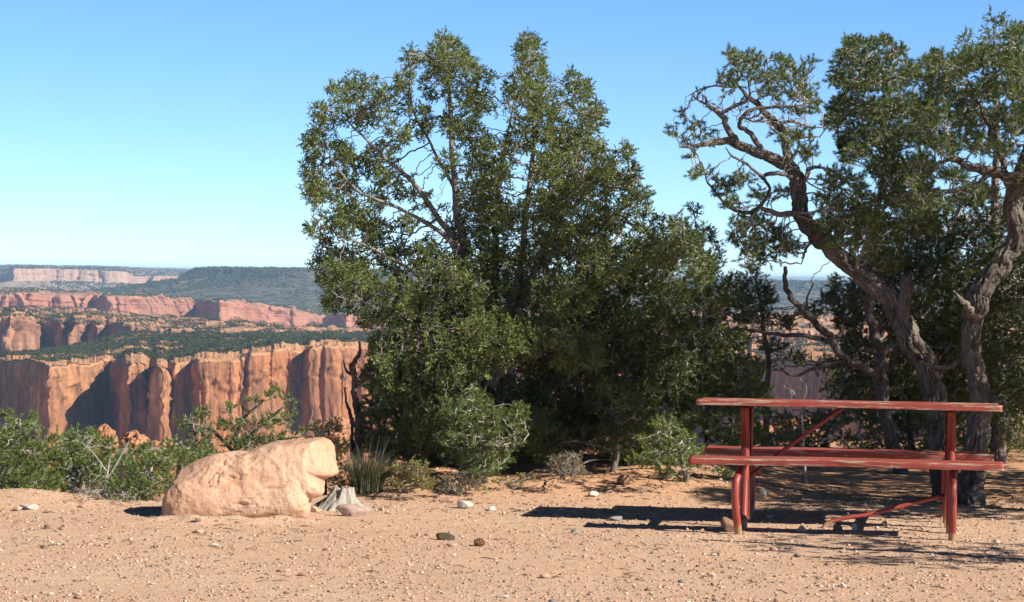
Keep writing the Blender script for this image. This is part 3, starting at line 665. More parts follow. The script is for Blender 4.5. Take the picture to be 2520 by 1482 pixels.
#--- the big juniper in the middle
T('juniper_tree', 'broad many stemmed juniper rising above everything in the middle of the view', 'juniper', 18.3, None, [
    [(1190, 1190, 0, 42), (1175, 1050, 0, 34), (1140, 800, 0, 26), (1133, 561, 0, 19), (1115, 411, 0, 14), (1104, 212, .0, 8), (1097, 115, 0, 2.5)],
    [(1170, 760, 0, 18), (1128, 620, -.05, 15), (1035, 473, -.15, 12), (973, 411, -.25, 9), (898, 340, -.3, 6), (836, 282, -.35, 2)],
    [(1116, 460, 0, 9), (1053, 344, .1, 7), (1013, 256, .1, 5), (1009, 140, .1, 2)],
    [(1150, 740, 0, 15), (1106, 597, -.2, 12), (991, 517, -.3, 9), (902, 482, -.4, 7), (845, 433, -.4, 5), (792, 353, -.4, 2)],
    [(1150, 850, 0, 14), (1035, 690, -.3, 9), (938, 623, -.4, 7), (858, 588, -.5, 4), (783, 557, -.5, 1.5)],
    [(1180, 900, .1, 22), (1215, 700, .2, 17), (1226, 455, .2, 11), (1248, 344, .2, 7), (1262, 262, .2, 3)],
    [(1190, 900, -.1, 22), (1270, 700, -.1, 17), (1305, 433, -.1, 11), (1312, 300, -.1, 8), (1296, 203, -.1, 5), (1310, 100, -.1, 2)],
    [(1200, 950, 0, 20), (1301, 700, -.1, 15), (1381, 513, -.2, 10), (1434, 446, -.2, 7), (1445, 280, -.2, 2)],
    [(1210, 950, 0, 20), (1416, 679, .1, 13), (1522, 577, .1, 8), (1567, 447, .1, 3)],
    [(1180, 950, -.1, 12), (1060, 830, -.4, 9), (960, 760, -.5, 5), (850, 740, -.5, 2)],
], [(1100,125,45,45),(1075,160,40,40),(1095,200,60,50),(1140,165,35,40),(1010,145,30,35),(1000,200,35,35),(975,230,30,25),(1010,260,30,30),(1180,190,40,40),(1170,250,45,50),(1150,310,40,45),
    (1305,125,40,40),(1310,180,55,45),(1270,230,45,45),(1330,250,60,50),(1290,320,50,50),(1360,330,50,50),(1405,200,22,35),(1430,230,40,40),(1450,290,40,50),(1420,350,55,55),(1470,380,40,40),
    (880,205,45,30),(835,235,40,35),(920,240,45,40),(880,280,55,35),(800,290,35,45),(780,350,35,45),(775,420,32,45),(790,480,45,35),(840,380,45,35),(850,450,50,35),(960,300,30,30),
    (870,520,55,40),(820,550,50,40),(800,610,30,40),(930,570,50,40),(820,670,50,45),(870,640,50,50),(840,740,50,35),(900,700,60,45),(930,780,60,40),(970,640,50,50),(980,720,60,50),(1000,550,35,25),(1040,640,40,40),
    (1060,760,70,60),(960,850,60,40),(1040,860,80,60),(1170,445,50,30),(1190,490,60,45),(1240,540,70,50),(1160,570,70,50),(1210,640,90,60),(1110,680,70,50),(1160,750,90,60),(1270,720,80,60),(1230,830,110,70),(1120,900,90,70),
    (1230,420,40,50),(1380,420,70,55),(1350,500,70,60),(1440,470,70,60),(1500,430,50,50),(1535,365,22,35),(1545,430,38,45),(1570,500,40,45),(1510,530,60,50),(1420,580,80,60),(1330,620,70,60),(1600,570,45,45),(1560,620,70,50),(1480,650,80,60),(1640,620,45,40),(1390,720,90,60),(1300,820,90,60),(1060,480,25,25),(1250,360,30,40),(1000,950,80,60),(1120,1000,100,60),(1240,980,110,70),(1340,900,90,70),(1180,1090,110,50),(1060,1060,80,50),(1300,1060,90,60),(960,880,60,50),(1420,860,80,60),(1150,840,100,60),(930,380,45,35),(890,410,45,35),(955,430,40,35),(1040,300,30,35),(985,335,35,30),(1110,300,35,40),(1195,360,35,40),(1175,400,40,30),(760,400,20,35),(770,470,25,35),(770,560,20,30),(790,660,25,35),(1000,480,35,25),(925,490,40,30),(1060,620,50,35),(1340,410,50,45),(1100,400,30,35),(900,560,40,35),(1010,780,60,45)],
  'juniper', dens=3200, seed=11, thin=.5, depth=.75, copies=3)

PG = 'pinyon pines along the canyon edge'
PT = 'pinyon'
# left bushes below the rim
T('pinyon_pine', 'bright green pinyon bush filling the far left edge below the mesa', PT, 17.0, None,
  [[(60, 1330, 0, 16), (60, 1230, 0, 12), (50, 1130, 0, 7), (40, 1070, 0, 3)]],
  [(15,1075,45,35),(70,1050,30,30),(50,1110,60,45),(100,1110,35,45),(20,1160,50,45),(90,1180,55,45),(40,1220,60,35),(30,1030,28,18)], seed=21, group=PG, leaf='bleaf', dens=3400)
T('pinyon_pine', 'round green pinyon bush second from the left edge', PT, 17.6, None,
  [[(200, 1330, 0, 14), (200, 1230, 0, 10), (190, 1140, 0, 6), (185, 1080, 0, 3)]],
  [(160,1085,35,28),(210,1080,45,28),(180,1130,60,40),(250,1110,35,35),(150,1180,40,40),(225,1180,65,40),(180,1230,70,25),(265,1150,30,30)], seed=22, group=PG, leaf='bleaf', dens=3200)
T('pinyon_pine', 'dark green pinyon bush just left of the big boulder', PT, 16.6, None,
  [[(370, 1330, 0, 14), (370, 1230, 0, 10), (375, 1160, 0, 6)]],
  [(335,1155,45,30),(400,1135,50,30),(355,1200,60,40),(300,1200,35,30),(440,1120,35,25),(400,1190,45,30),(330,1235,50,18)], seed=23, group=PG, leaf='bleaf', dens=3200)
T('pinyon_pine', 'spreading pinyon with many bare grey branches behind the big boulder', PT, 22.5, None,
  [[(590, 1250, 0, 14), (585, 1140, 0, 10), (575, 1080, 0, 8)], [(580, 1110, 0, 7), (640, 1050, .1, 5), (700, 1000, .1, 3)], [(580, 1120, 0, 7), (520, 1060, 0, 5), (460, 1040, -.1, 2.5)],
   [(578, 1080, 0, 6), (600, 1030, 0, 5), (650, 985, 0, 2)], [(590, 1130, 0, 6), (680, 1085, 0, 4), (745, 1075, 0, 2)]],
  [(455,1035,28,14),(500,1012,30,14),(560,1000,28,14),(620,985,28,16),(675,968,28,18),(712,985,24,18),(700,1030,35,18),(640,1035,45,15),(560,1045,50,18),(490,1060,45,16),(735,1062,25,14),(610,1085,60,18),(500,1095,45,18),(690,1085,50,16)],
  seed=24, group=PG, dens=1900, leaf='bleaf', wander=.45, copies=4, depth=.4, tuft=.14)
T('pinyon_pine', 'small green pinyon below the boulder top at its right end', PT, 21.5, None,
  [[(800, 1300, 0, 8), (800, 1150, 0, 6), (795, 1060, 0, 2)]],
  [(780,1055,28,18),(828,1050,14,20),(790,1100,34,25),(840,1100,25,25),(820,1150,35,28),(835,1190,30,20)], seed=25, group=PG, dens=2200, leaf='bleaf')
T('pinyon_pine', 'low scrubby pinyon hugging the canyon edge between the left bushes and the boulder', PT, 21.6, None,
  [[(440, 1260, 0, 8), (440, 1150, 0, 6), (450, 1100, 0, 3)]], [(430,1100,40,20),(480,1120,50,22),(540,1130,50,22),(300,1120,40,20),(370,1110,40,22)], seed=26, group=PG, dens=2200, leaf='bleaf')
# grey bare shrubs at the left
T('bare_shrub', 'leafless grey shrub with forking twigs in front of the left pinyon bushes', 'shrub', 16.6, None,
  [[(262, 1262, 0, 5), (262, 1180, 0, 4), (270, 1130, 0, 2.5)], [(262, 1180, 0, 3), (300, 1120, 0, 2.5), (318, 1085, 0, 1.2)], [(262, 1160, 0, 2.5), (225, 1110, 0, 1.5), (200, 1090, 0, 1)]],
  [(240,1110,45,30),(300,1100,30,25),(230,1200,40,35),(180,1220,30,20)], 'bare', seed=31, dens=1500, wander=.5, bark='grey', tip=.0012)
T('bare_shrub', 'low grey brush on the rim beneath the left bushes', 'shrub', 16.3, None,
  [[(215, 1258, 0, 2.5), (212, 1215, 0, 1.5), (205, 1185, 0, 1)], [(215, 1258, 0, 2.2), (260, 1240, 0, 2), (310, 1215, 0, 1.5)]],
  [(190,1215,30,25),(230,1215,35,30),(320,1225,35,18),(280,1225,30,20)], 'shrub', seed=32, dens=3500, wander=.5, bark='grey', tip=.001, leaf='gleaf', leafy=.7)
# dead snag left of the juniper
T('dead_tree', 'dark dead snag with twisted trunk at the left foot of the juniper', 'dead tree', 18.0, None,
  [[(880, 1200, 0, 16), (882, 1060, 0, 11), (873, 960, 0, 9), (868, 905, 0, 9), (885, 870, 0, 5), (883, 840, 0, 2)], [(872, 925, 0, 6), (852, 912, 0, 3.5), (845, 885, 0, 1.5)],
   [(870, 1050, 0, 8), (862, 1020, 0, 6), (852, 985, 0, 3.5), (846, 952, 0, 2)], [(868, 1130, 0, 8), (866, 1080, 0, 6), (868, 1030, 0, 3)], [(884, 930, 0, 4), (905, 900, 0, 2)]],
  [(870,900,25,30),(848,960,14,25),(895,960,20,30)], 'bare', seed=33, dens=500, bark='char', tip=.0014)
# middle saplings and shaded pinyons
T('pinyon_pine', 'sunlit blue green pinyon sapling at the front foot of the juniper', PT, 17.2, None,
  [[(1190, 1185, 0, 11), (1185, 1110, 0, 8), (1175, 1030, 0, 5), (1160, 945, 0, 2)], [(1185, 1100, 0, 5), (1240, 1100, -.1, 4), (1290, 1090, -.1, 2)]],
  [(1158,950,18,25),(1140,985,30,20),(1120,1020,40,22),(1190,1010,45,28),(1235,1040,35,25),(1278,1015,22,32),(1170,1070,60,28),(1110,1080,40,22),(1230,1090,50,25),(1140,1125,55,25),(1210,1130,50,25),(1180,1160,50,18),(1275,1065,25,20)], seed=41, group=PG, dens=3600, lens=1.15)
T('pinyon_pine', 'shaded pinyon beneath the juniper behind the spiky grass clump', PT, 18.4, None,
  [[(1010, 1200, 0, 14), (1000, 1100, 0, 11), (970, 1000, 0, 7), (950, 900, 0, 3)]],
  [(960,880,45,35),(920,930,38,35),(980,960,60,45),(930,1010,50,45),(1020,1030,65,45),(960,1090,65,50),(1050,1110,60,45),(905,1070,28,40),(1040,970,40,40)], seed=42, group=PG, dens=2800, copies=6, depth=.5, tuft=.085)
T('pinyon_pine', 'rounded sunlit pinyon mound right of the juniper foot', PT, 18.0, None,
  [[(1510, 1170, 0, 12), (1515, 1090, 0, 9), (1510, 1020, 0, 5), (1500, 960, 0, 2)], [(1512, 1110, 0, 6), (1420, 1085, -.1, 5), (1360, 1100, -.1, 3)]],
  [(1500,960,45,25),(1545,985,40,28),(1470,1000,40,25),(1530,1030,55,30),(1580,1030,35,28),(1500,1070,55,25),(1575,1080,40,25),(1430,1060,30,20)], seed=43, group=PG, dens=3400, lens=1.1)
T('pinyon_pine', 'low green pinyon reaching towards the left end of the red bench', PT, 17.3, None,
  [[(1690, 1190, 0, 10), (1680, 1130, 0, 7), (1660, 1080, 0, 4)]],
  [(1640,1045,35,25),(1600,1085,35,25),(1670,1090,45,28),(1720,1120,40,22),(1620,1130,45,22),(1690,1140,45,20),(1760,1150,35,16),(1580,1125,25,18),(1790,1165,25,14),(1655,1165,40,14)], seed=44, group=PG, dens=3400, leaf='bleaf', lens=1.1)
T('pinyon_pine', 'tall dense dark pinyon growing against the right side of the juniper', PT, 19.2, None,
  [[(1570, 1180, 0, 24), (1565, 1000, 0, 18), (1580, 850, 0, 13), (1620, 700, 0, 8), (1680, 580, 0, 3)], [(1570, 920, 0, 10), (1460, 840, -.1, 6), (1360, 880, -.2, 3)], [(1580, 900, 0, 10), (1700, 830, -.1, 6), (1780, 780, 0, 3)]],
  [(1670,560,30,35),(1700,600,40,35),(1640,640,55,40),(1730,660,45,45),(1560,690,60,45),(1650,730,70,50),(1750,740,50,45),(1500,760,60,50),(1590,800,80,55),(1700,820,70,50),(1440,840,60,50),(1530,870,80,50),(1640,890,80,50),(1740,890,50,40),(1380,900,60,45),(1470,930,70,40),(1330,960,50,40),(1450,1040,70,45),(1560,1060,70,40),(1660,1040,60,40),(1400,1090,60,30),(1520,1110,70,25),(1620,1110,60,25),(1800,840,40,35),(1760,820,40,35),(1720,950,40,35),(1550,980,80,50),(1350,1040,60,40),(1300,1100,50,30),(1400,780,60,40),(1450,730,50,40),(1380,840,60,40),(1400,1000,60,40),(1340,1040,50,40),(1520,830,60,40),(1580,950,70,40),(1670,970,50,40),(1430,980,60,40)],
  seed=45, group=PG, dens=2900, copies=6, depth=.7, tuft=.085)
T('pinyon_pine', 'green pinyon between the juniper group and the left end of the table', PT, 19.4, None,
  [[(1800, 1160, 0, 12), (1800, 1030, 0, 9), (1800, 900, 0, 4)]],
  [(1770,885,45,25),(1840,900,45,28),(1790,940,60,32),(1730,960,40,30),(1860,965,35,28),(1800,1000,60,30),(1740,1030,40,25),(1840,1040,40,20),(1700,1000,30,25),(1790,1070,60,25),(1860,1070,40,22),(1720,900,40,30),(1880,1000,30,25),(1830,950,60,30)], seed=46, group=PG, dens=3000, copies=5, leaf='bleaf')
T('juniper_tree', 'thin young juniper whose tip shows in the sky gap right of the big juniper', 'juniper', 20.0, None,
  [[(1740, 1150, 0, 12), (1740, 900, 0, 8), (1725, 650, 0, 4), (1708, 520, 0, 1.5)]],
  [(1706,530,22,30),(1735,575,35,30),(1710,610,30,35),(1760,630,35,35),(1790,690,35,35),(1770,760,40,40),(1830,740,35,35)], 'juniper', seed=47, dens=2000)
# ---- right group
T('pinyon_pine', 'leaning pinyon with gnarled bare branches stretching left above the table', PT, 17.3, None, [
    [(2335, 1225, .0, 46), (2322, 1120, 0, 38), (2313, 1033, 0, 34), (2298, 952, 0, 33), (2272, 885, 0, 32), (2239, 833, 0, 32), (2210, 774, 0, 32), (2182, 722, 0, 31), (2125, 680, 0, 27), (2069, 632, 0, 25), (2005, 580, 0, 24), (1975, 530, 0, 22), (1962, 480, 0, 22), (1958, 440, 0, 21), (1937, 405, 0, 19), (1878, 380, -.05, 15), (1807, 352, -.1, 12), (1757, 352, -.15, 9), (1715, 360, -.2, 7), (1677, 363, -.25, 3)],
    [(1940, 410, 0, 14), (1933, 348, 0, 12), (1916, 306, 0, 11), (1882, 277, 0, 9), (1857, 252, 0, 8), (1836, 232, 0, 6), (1812, 205, 0, 3)],
    [(1815, 355, -.1, 10), (1790, 315, -.1, 9), (1775, 280, -.1, 8), (1745, 262, -.1, 6), (1735, 240, -.1, 3)],
    [(1878, 380, -.05, 9), (1850, 332, -.1, 8), (1822, 310, -.1, 7), (1838, 278, -.1, 6), (1880, 265, -.1, 5), (1950, 262, -.1, 3), (1985, 255, 0, 1.5)],
    [(1775, 280, -.1, 6), (1810, 262, -.1, 6), (1845, 240, -.1, 4), (1840, 190, -.1, 2)],
    [(1933, 352, 0, 5), (1970, 340, 0, 4), (2010, 335, 0, 2)],
    [(1916, 306, 0, 7), (1950, 300, 0, 5), (1985, 310, .05, 3), (2060, 318, .1, 1.2)],
    [(1745, 262, -.1, 4), (1715, 245, -.1, 2.5), (1700, 232, -.1, 1)],
    [(1790, 215, -.1, 3), (1760, 212, -.1, 3), (1730, 218, -.1, 2), (1695, 235, -.1, 1)],
    [(1880, 290, -.1, 5), (1860, 300, -.2, 4), (1830, 290, -.2, 2)],
    [(1990, 545, -.05, 12), (1960, 528, -.15, 10), (1920, 525, -.2, 8), (1880, 515, -.25, 7), (1864, 505, -.25, 3)],
    [(1955, 445, 0, 9), (1935, 432, -.1, 6), (1900, 425, -.15, 7), (1875, 432, -.15, 5), (1830, 400, -.2, 4), (1800, 382, -.2, 3), (1785, 362, -.2, 1.5)],
    [(1962, 470, 0, 9), (1985, 440, -.05, 7), (1990, 415, -.05, 7), (2025, 412, -.05, 4)],
    [(2215, 800, -.02, 24), (2228, 740, -.06, 18), (2232, 700, -.08, 15), (2233, 684, -.08, 13)],
    [(2145, 690, -.02, 14), (2115, 668, -.12, 9), (2098, 662, -.15, 8)],
    [(2288, 905, -.02, 12), (2290, 880, -.1, 8), (2288, 858, -.12, 3)],
    [(2005, 590, 0, 6), (1985, 612, -.05, 4), (1972, 650, -.08, 1.5)],
    [(1870, 432, -.15, 5), (1895, 470, 0, 5), (1850, 520, .1, 6), (1795, 510, .1, 5), (1740, 450, .1, 3)],
  ],
  [(1795,125,16,18),(1810,150,30,25),(1855,150,35,28),(1920,150,32,20),(1800,190,40,25),(1870,190,45,25),(1945,185,45,28),(1995,150,22,12),(1990,195,25,20),(1960,225,35,25),(1900,230,40,20),(1780,222,25,16),
   (2000,250,30,25),(1960,275,40,20),(1690,280,22,20),(1655,325,22,20),(1715,310,28,18),(1680,345,28,14),(1750,330,25,12),(1700,382,20,10),(1960,330,35,25),(1985,370,30,28),(1950,375,25,20),(1920,330,20,20),
   (2060,425,40,18),(2140,540,35,40),(2070,540,55,35),(2110,620,45,25),(2040,445,35,25),(2085,450,45,28),(2120,490,40,35),(2050,500,50,32),(2100,545,50,35),(2040,560,40,30),(2080,600,50,25),(2135,590,30,30),(1930,470,25,14),(1900,490,25,16),
   (1730,240,30,18),(1760,260,40,20),(1830,280,50,25),(1900,290,40,20),(1970,300,40,14),(1705,430,22,16),(1745,425,32,18),(1775,460,40,22),(1820,445,30,22),(1800,500,35,18),(1860,480,25,20),(1850,550,50,28),(1900,575,50,32),(1940,610,40,25),(1860,610,45,30),(1815,585,30,28),(1850,650,35,20),(1910,640,25,18)],
  seed=51, group=PG, dens=3900, bright=[(2075,520,100,130)], lens=1.05, depth=.38, tuft=.085, tip=.0021, bare=[(1760,255,75,28),(1850,290,90,28),(1980,300,60,18)])  # bright: sunlit middle tuft, put into the needle colour
T('pinyon_pine', 'pinyon with slim furrowed trunk standing behind the leaning one', PT, 19.6, None, [
    [(2222, 1130, 0, 22), (2185, 1050, 0, 18), (2170, 960, 0, 17), (2168, 885, 0, 16), (2160, 841, 0, 15), (2143, 782, 0, 14), (2139, 720, 0, 12), (2150, 560, .1, 10), (2175, 420, .1, 8), (2180, 280, .1, 5), (2170, 150, .1, 2)],
    [(2168, 930, 0, 12), (2120, 905, -.1, 12), (2073, 878, -.2, 11), (2051, 848, -.2, 10), (2025, 811, -.2, 10), (1980, 763, -.2, 9), (1940, 722, -.2, 8), (1932, 690, -.2, 7), (1932, 656, -.2, 5)],
    [(2043, 840, -.2, 8), (1977, 828, -.25, 7), (1903, 822, -.3, 6), (1840, 812, -.3, 5), (1770, 815, -.3, 2.5)],
    [(2000, 790, -.2, 4), (1985, 745, -.2, 3), (2000, 700, -.2, 2), (1995, 690, -.2, 1)],
    [(2080, 885, -.2, 6), (2010, 905, -.2, 5), (1950, 925, -.2, 4), (1905, 890, -.2, 1.5)],
    [(2170, 870, 0, 6), (2200, 850, 0, 5), (2260, 820, 0, 3)],
  ],
  [(2110,110,40,22),(2170,100,30,20),(2080,140,35,28),(2140,150,55,30),(2210,130,25,30),(2060,190,28,25),(2110,200,50,32),(2180,200,50,35),(2235,180,30,30),(2080,260,45,35),(2150,270,55,35),(2225,260,50,40),(2060,300,35,25),(2110,340,55,40),(2190,340,60,40),(2260,320,40,45),(2090,380,35,25),(2180,410,60,35),(2250,420,50,40),(2200,480,50,40),(2180,560,50,40),(2260,540,50,45),(2270,480,40,30),(2180,640,50,35)],
  seed=52, group=PG, dens=3600, copies=6, depth=.55, tuft=.078)
T('pinyon_pine', 'large pinyon at the right edge with thick forked trunk beside the table end', PT, 16.9, None, [
    [(2385, 1255, .0, 44), (2400, 1100, 0, 34), (2414, 992, 0, 30), (2396, 885, 0, 27), (2392, 811, 0, 27), (2402, 755, 0, 30), (2434, 695, 0, 29), (2475, 632, 0, 27), (2502, 570, 0, 26), (2495, 510, 0, 26), (2505, 450, 0, 24), (2535, 350, 0, 18), (2520, 230, 0, 12), (2480, 130, 0, 5)],
    [(2500, 460, 0, 20), (2470, 432, -.05, 17), (2428, 420, -.1, 15), (2390, 412, -.15, 12), (2350, 395, -.2, 10), (2322, 395, -.2, 7), (2300, 420, -.2, 5), (2240, 455, -.2, 3)],
    [(2440, 425, -.1, 9), (2400, 455, -.15, 8), (2340, 470, -.2, 7), (2250, 470, -.2, 5), (2190, 500, -.2, 2)],
    [(2475, 435, -.05, 12), (2465, 390, -.05, 9), (2445, 336, -.1, 8), (2407, 252, -.1, 5), (2370, 170, -.1, 2)],
    [(2398, 780, -.05, 14), (2380, 755, -.15, 10), (2362, 735, -.2, 6), (2346, 715, -.2, 2.5)],
    [(2425, 975, 0, 14), (2455, 985, -.1, 8), (2470, 985, -.1, 4)],
    [(2390, 860, 0, 9), (2330, 905, .2, 7), (2260, 890, .3, 4)],
  ],
  [(2300,150,35,30),(2340,170,45,35),(2390,150,45,35),(2440,140,45,30),(2500,100,30,35),(2490,160,45,40),(2300,210,45,35),(2360,230,50,35),(2430,215,50,35),(2500,230,40,40),(2300,280,50,40),(2380,290,50,38),(2450,290,45,35),(2510,300,35,40),(2320,350,55,30),(2400,350,50,30),(2470,360,40,30),(2270,400,40,25),(2340,430,50,20),(2240,500,50,20),(2310,500,50,25),(2400,480,40,25),(2540,420,40,50),(2560,250,50,60),(2600,350,60,60),(2250,450,40,20)],
  seed=53, group=PG, dens=3500, copies=6, depth=.55, tuft=.078)
T('juniper_tree', 'juniper whose pale pointed tip rises behind the trees at the top right corner', 'juniper', 21.0, None,
  [[(2460, 1150, 0, 22), (2450, 700, 0, 15), (2450, 300, 0, 8), (2445, 60, 0, 2)]],
  [(2445,50,28,28),(2480,75,30,30),(2420,85,28,22),(2375,85,16,24),(2450,115,50,35),(2510,90,25,40),(2390,125,35,25),(2500,150,40,40)], 'juniper', seed=54, dens=2200)
T('pinyon_pine', 'dense dark pinyon filling the shade behind the forked trunk on the right', PT, 21.0, None,
  [[(2330, 1150, 0, 20), (2330, 900, 0, 15), (2330, 700, 0, 9), (2340, 560, 0, 4)], [(2330, 850, 0, 9), (2230, 760, 0, 6), (2120, 720, 0, 3)], [(2330, 850, 0, 9), (2430, 760, 0, 6), (2500, 700, 0, 3)]],
  [(2250,580,60,45),(2340,570,65,50),(2430,560,60,50),(2220,650,70,45),(2320,670,80,55),(2430,650,70,60),(2510,640,50,70),(2280,750,80,60),(2400,770,80,60),(2490,760,60,60),(2110,730,50,45),(2090,780,50,40),(2330,850,90,60),(2450,870,80,60),(2240,860,60,60),(2100,850,50,40),(2520,860,40,70),(2060,700,25,30),(2400,480,60,40),(2490,520,50,50),(2170,640,60,45),(2160,700,55,45),(2200,780,70,50),(2150,900,60,50),(2230,960,70,50),(2350,960,90,60),(2460,960,90,60),(2120,960,50,40),(2540,740,60,90),(2560,960,60,80),(2300,620,70,50),(2370,820,80,60)],
  seed=55, group=PG, dens=2200, leafy=1.1, step=.05, copies=6, depth=.8, tuft=.085)
T('pinyon_pine', 'low green pinyons undergrowth behind the table top', PT, 21.6, None,
  [[(2240, 1130, 0, 12), (2240, 1000, 0, 8), (2240, 920, 0, 4)], [(2240, 1060, 0, 7), (2100, 1010, 0, 4), (2060, 960, 0, 2)], [(2240, 1060, 0, 7), (2380, 1010, 0, 4), (2480, 980, 0, 2)]],
  [(2070,950,45,35),(2120,1000,50,35),(2060,1030,35,28),(2160,1050,45,30),(2240,960,50,45),(2250,1040,60,40),(2330,980,60,45),(2360,1050,60,40),(2450,970,60,50),(2470,1050,60,45),(2530,1000,50,50),(2110,930,40,30),(2150,1090,50,22),(2230,1095,50,20),(2320,1090,60,22),(2400,1095,60,22),(2480,1090,60,25),(2560,1080,60,40),(2180,980,50,40),(2290,1040,60,40),(2420,1020,60,45),(2090,1080,35,20),(1890,1085,45,20),(1950,1075,50,25),(2010,1040,45,35),(1990,1090,50,18),(1930,1030,30,25)],
  seed=56, group=PG, dens=2300, leaf='bleaf', step=.05, copies=5, depth=.7)
T('pinyon_pine', 'thin dark pinyon seen through the gap left of the leaning trunk', PT, 20.6, None,
  [[(1880, 1140, 0, 12), (1890, 950, 0, 9), (1880, 800, 0, 6), (1860, 680, 0, 2)]],
  [(1850,690,35,28),(1880,730,40,30),(1820,740,35,28),(1850,780,50,28),(1930,790,35,22),(1990,770,30,25),(2040,740,28,28),(1900,850,40,22),(1960,880,35,18),(2040,900,35,25),(1810,830,40,22)], seed=57, group=PG, dens=2800, copies=5)
T('bare_shrub', 'bare pale dead branch fork seen above the left half of the table', 'shrub', 18.4, None,
  [[(1985, 1110, 0, 4), (1975, 1040, 0, 3), (1965, 985, 0, 2.5), (1945, 960, 0, 2), (1925, 945, 0, 1)], [(1970, 1000, 0, 2), (1985, 960, 0, 2), (1968, 930, 0, 1)], [(1955, 970, 0, 2), (1940, 940, 0, 1)]],
  [(1950,960,28,22)], 'bare', seed=58, dens=900, bark='grey', tip=.0012)
# trees just right of the frame: their shade falls on the table and the ground
T('pinyon_pine', 'pinyon just outside the right edge whose shade falls across the table', PT, 16.0, None,
  [[(3060, 1280, 0, 45), (3040, 1000, 0, 34), (3020, 700, 0, 22), (3040, 400, 0, 8)], [(3040, 950, 0, 18), (2850, 800, 0, 10), (2700, 720, 0, 4)], [(3040, 900, 0, 18), (3250, 700, 0, 10), (3350, 500, 0, 4)]],
  [(2650,900,60,45),(2640,1000,60,40),(2720,850,80,60),(2760,740,90,70),(2800,620,90,70),(2720,960,90,45),(2860,880,100,60),(2920,520,100,70),(2900,720,100,70),(3060,400,100,70),(3060,560,110,70),(3060,720,110,70),(3020,880,110,60),(3200,350,100,70),(3220,500,110,80),(3220,680,110,80),(3350,400,90,80),(3350,560,90,80),(3200,840,100,60),(2640,800,50,40)],
  seed=61, group=PG, dens=420, step=.075, leafy=2.0, lens=1.8, copies=5, depth=.75)
T('pinyon_pine', 'broad pinyon outside the right edge shading the ground far behind the table', PT, 18.4, None,
  [[(3100, 1180, 0, 40), (3090, 900, 0, 28), (3090, 600, 0, 18), (3100, 350, 0, 8)]],
  [(2640,880,70,50),(2640,760,60,50),(2660,650,70,60),(2720,820,90,60),(2760,700,100,70),(2780,560,90,70),(2700,960,90,45),(2860,460,90,70),(2880,640,100,80),(2880,800,110,70),(2880,940,100,50),(3000,540,110,80),(3020,720,110,80),(3020,880,110,60),(3000,380,100,80),(3150,460,110,80),(3150,640,110,80),(3150,820,110,70),(3300,560,100,80),(3300,740,100,80),(2690,480,60,60),(2720,330,80,80),(2760,170,90,80),(2860,250,90,90),(2850,40,100,80),(2980,180,100,90),(2980,-60,110,90),(3120,60,110,90),(3120,260,110,90),(3120,-160,110,90),(3260,-20,110,90),(3260,180,110,90),(3280,370,110,90)],
  seed=63, group=PG, dens=380, step=.075, leafy=2.2, lens=1.9, copies=6, depth=1.3)
T('pinyon_pine', 'pinyon nearer the camera beyond the right edge dappling the lower right gravel', PT, 12.9, None,
  [[(3350, 1440, 0, 45), (3330, 1000, 0, 34), (3320, 700, 0, 25), (3340, 300, 0, 12)]],
  [(3180,850,90,55),(3250,690,100,70),(3400,620,110,70),(3320,480,100,70),(3480,500,100,80),(3420,800,100,60),(3550,700,90,70),(3100,960,70,35)],
  seed=62, group=PG, dens=420, step=.085, leafy=1.8, lens=1.9, copies=3, depth=.5)
# dry shrubs along the bank
T('dry_shrub', 'yellow green dry brush right of the spiky grass clump', 'shrub', 16.9, None,
  [[(1010, 1205, 0, 2), (1010, 1180, 0, 1.5), (1015, 1160, 0, 1)]], [(985,1155,25,22),(1035,1155,25,22),(1010,1150,20,25),(1010,1185,45,18),(970,1185,20,14),(1050,1185,25,15)], 'shrub', seed=71, dens=16000, leaf='dleaf', tip=.0009, step=.025, leafy=2.2, tuft=.05, group='dry shrubs on the sand bank')
T('dry_shrub', 'olive and grey dry brush under the left edge of the pinyon sapling', 'shrub', 16.8, None,
  [[(1130, 1222, 0, 2), (1130, 1190, 0, 1.5)]], [(1100,1190,25,20),(1140,1180,30,20),(1175,1190,25,16),(1120,1205,35,12),(1185,1170,20,15)], 'shrub', seed=72, dens=14000, leaf='gleaf', tip=.0009, step=.025, leafy=1.6, tuft=.05, group='dry shrubs on the sand bank')
T('dry_shrub', 'round grey dry bush on the bank between the two sunlit pinyons', 'shrub', 17.3, None,
  [[(1390, 1190, 0, 2), (1390, 1160, 0, 1.5)]], [(1370,1140,28,22),(1410,1130,30,22),(1390,1160,40,20),(1430,1155,20,16)], 'shrub', seed=73, dens=13000, leaf='gleaf', tip=.0009, step=.025, leafy=1.6, tuft=.05, group='dry shrubs on the sand bank')
T('dry_shrub', 'thin straw coloured brush at the foot of the sapling on the bank', 'shrub', 17.0, None,
  [[(1260, 1205, 0, 2), (1260, 1180, 0, 1.2)]], [(1240,1185,25,12),(1280,1180,25,12),(1310,1175,18,10),(1190,1205,20,10)], 'shrub', seed=74, dens=12000, leaf='dleaf', tip=.0009, step=.025, leafy=2.2, tuft=.05, group='dry shrubs on the sand bank')
T('dead_branch', 'dark fallen branch lying in the shade under the pinyons at center', 'branch', 17.6, None,
  [[(1270, 1180, -.3, 4), (1320, 1160, -.2, 5), (1400, 1160, -.1, 6), (1500, 1168, 0, 4), (1560, 1175, 0, 2)], [(1400, 1160, -.1, 4), (1450, 1135, 0, 3), (1500, 1130, 0, 1)]],
  [(1420,1150,60,14)], 'bare', seed=75, dens=1500, bark='bark')
for a, k in TREES: tree(*a, **k)
print('trees', round(time.time() - T0, 1))

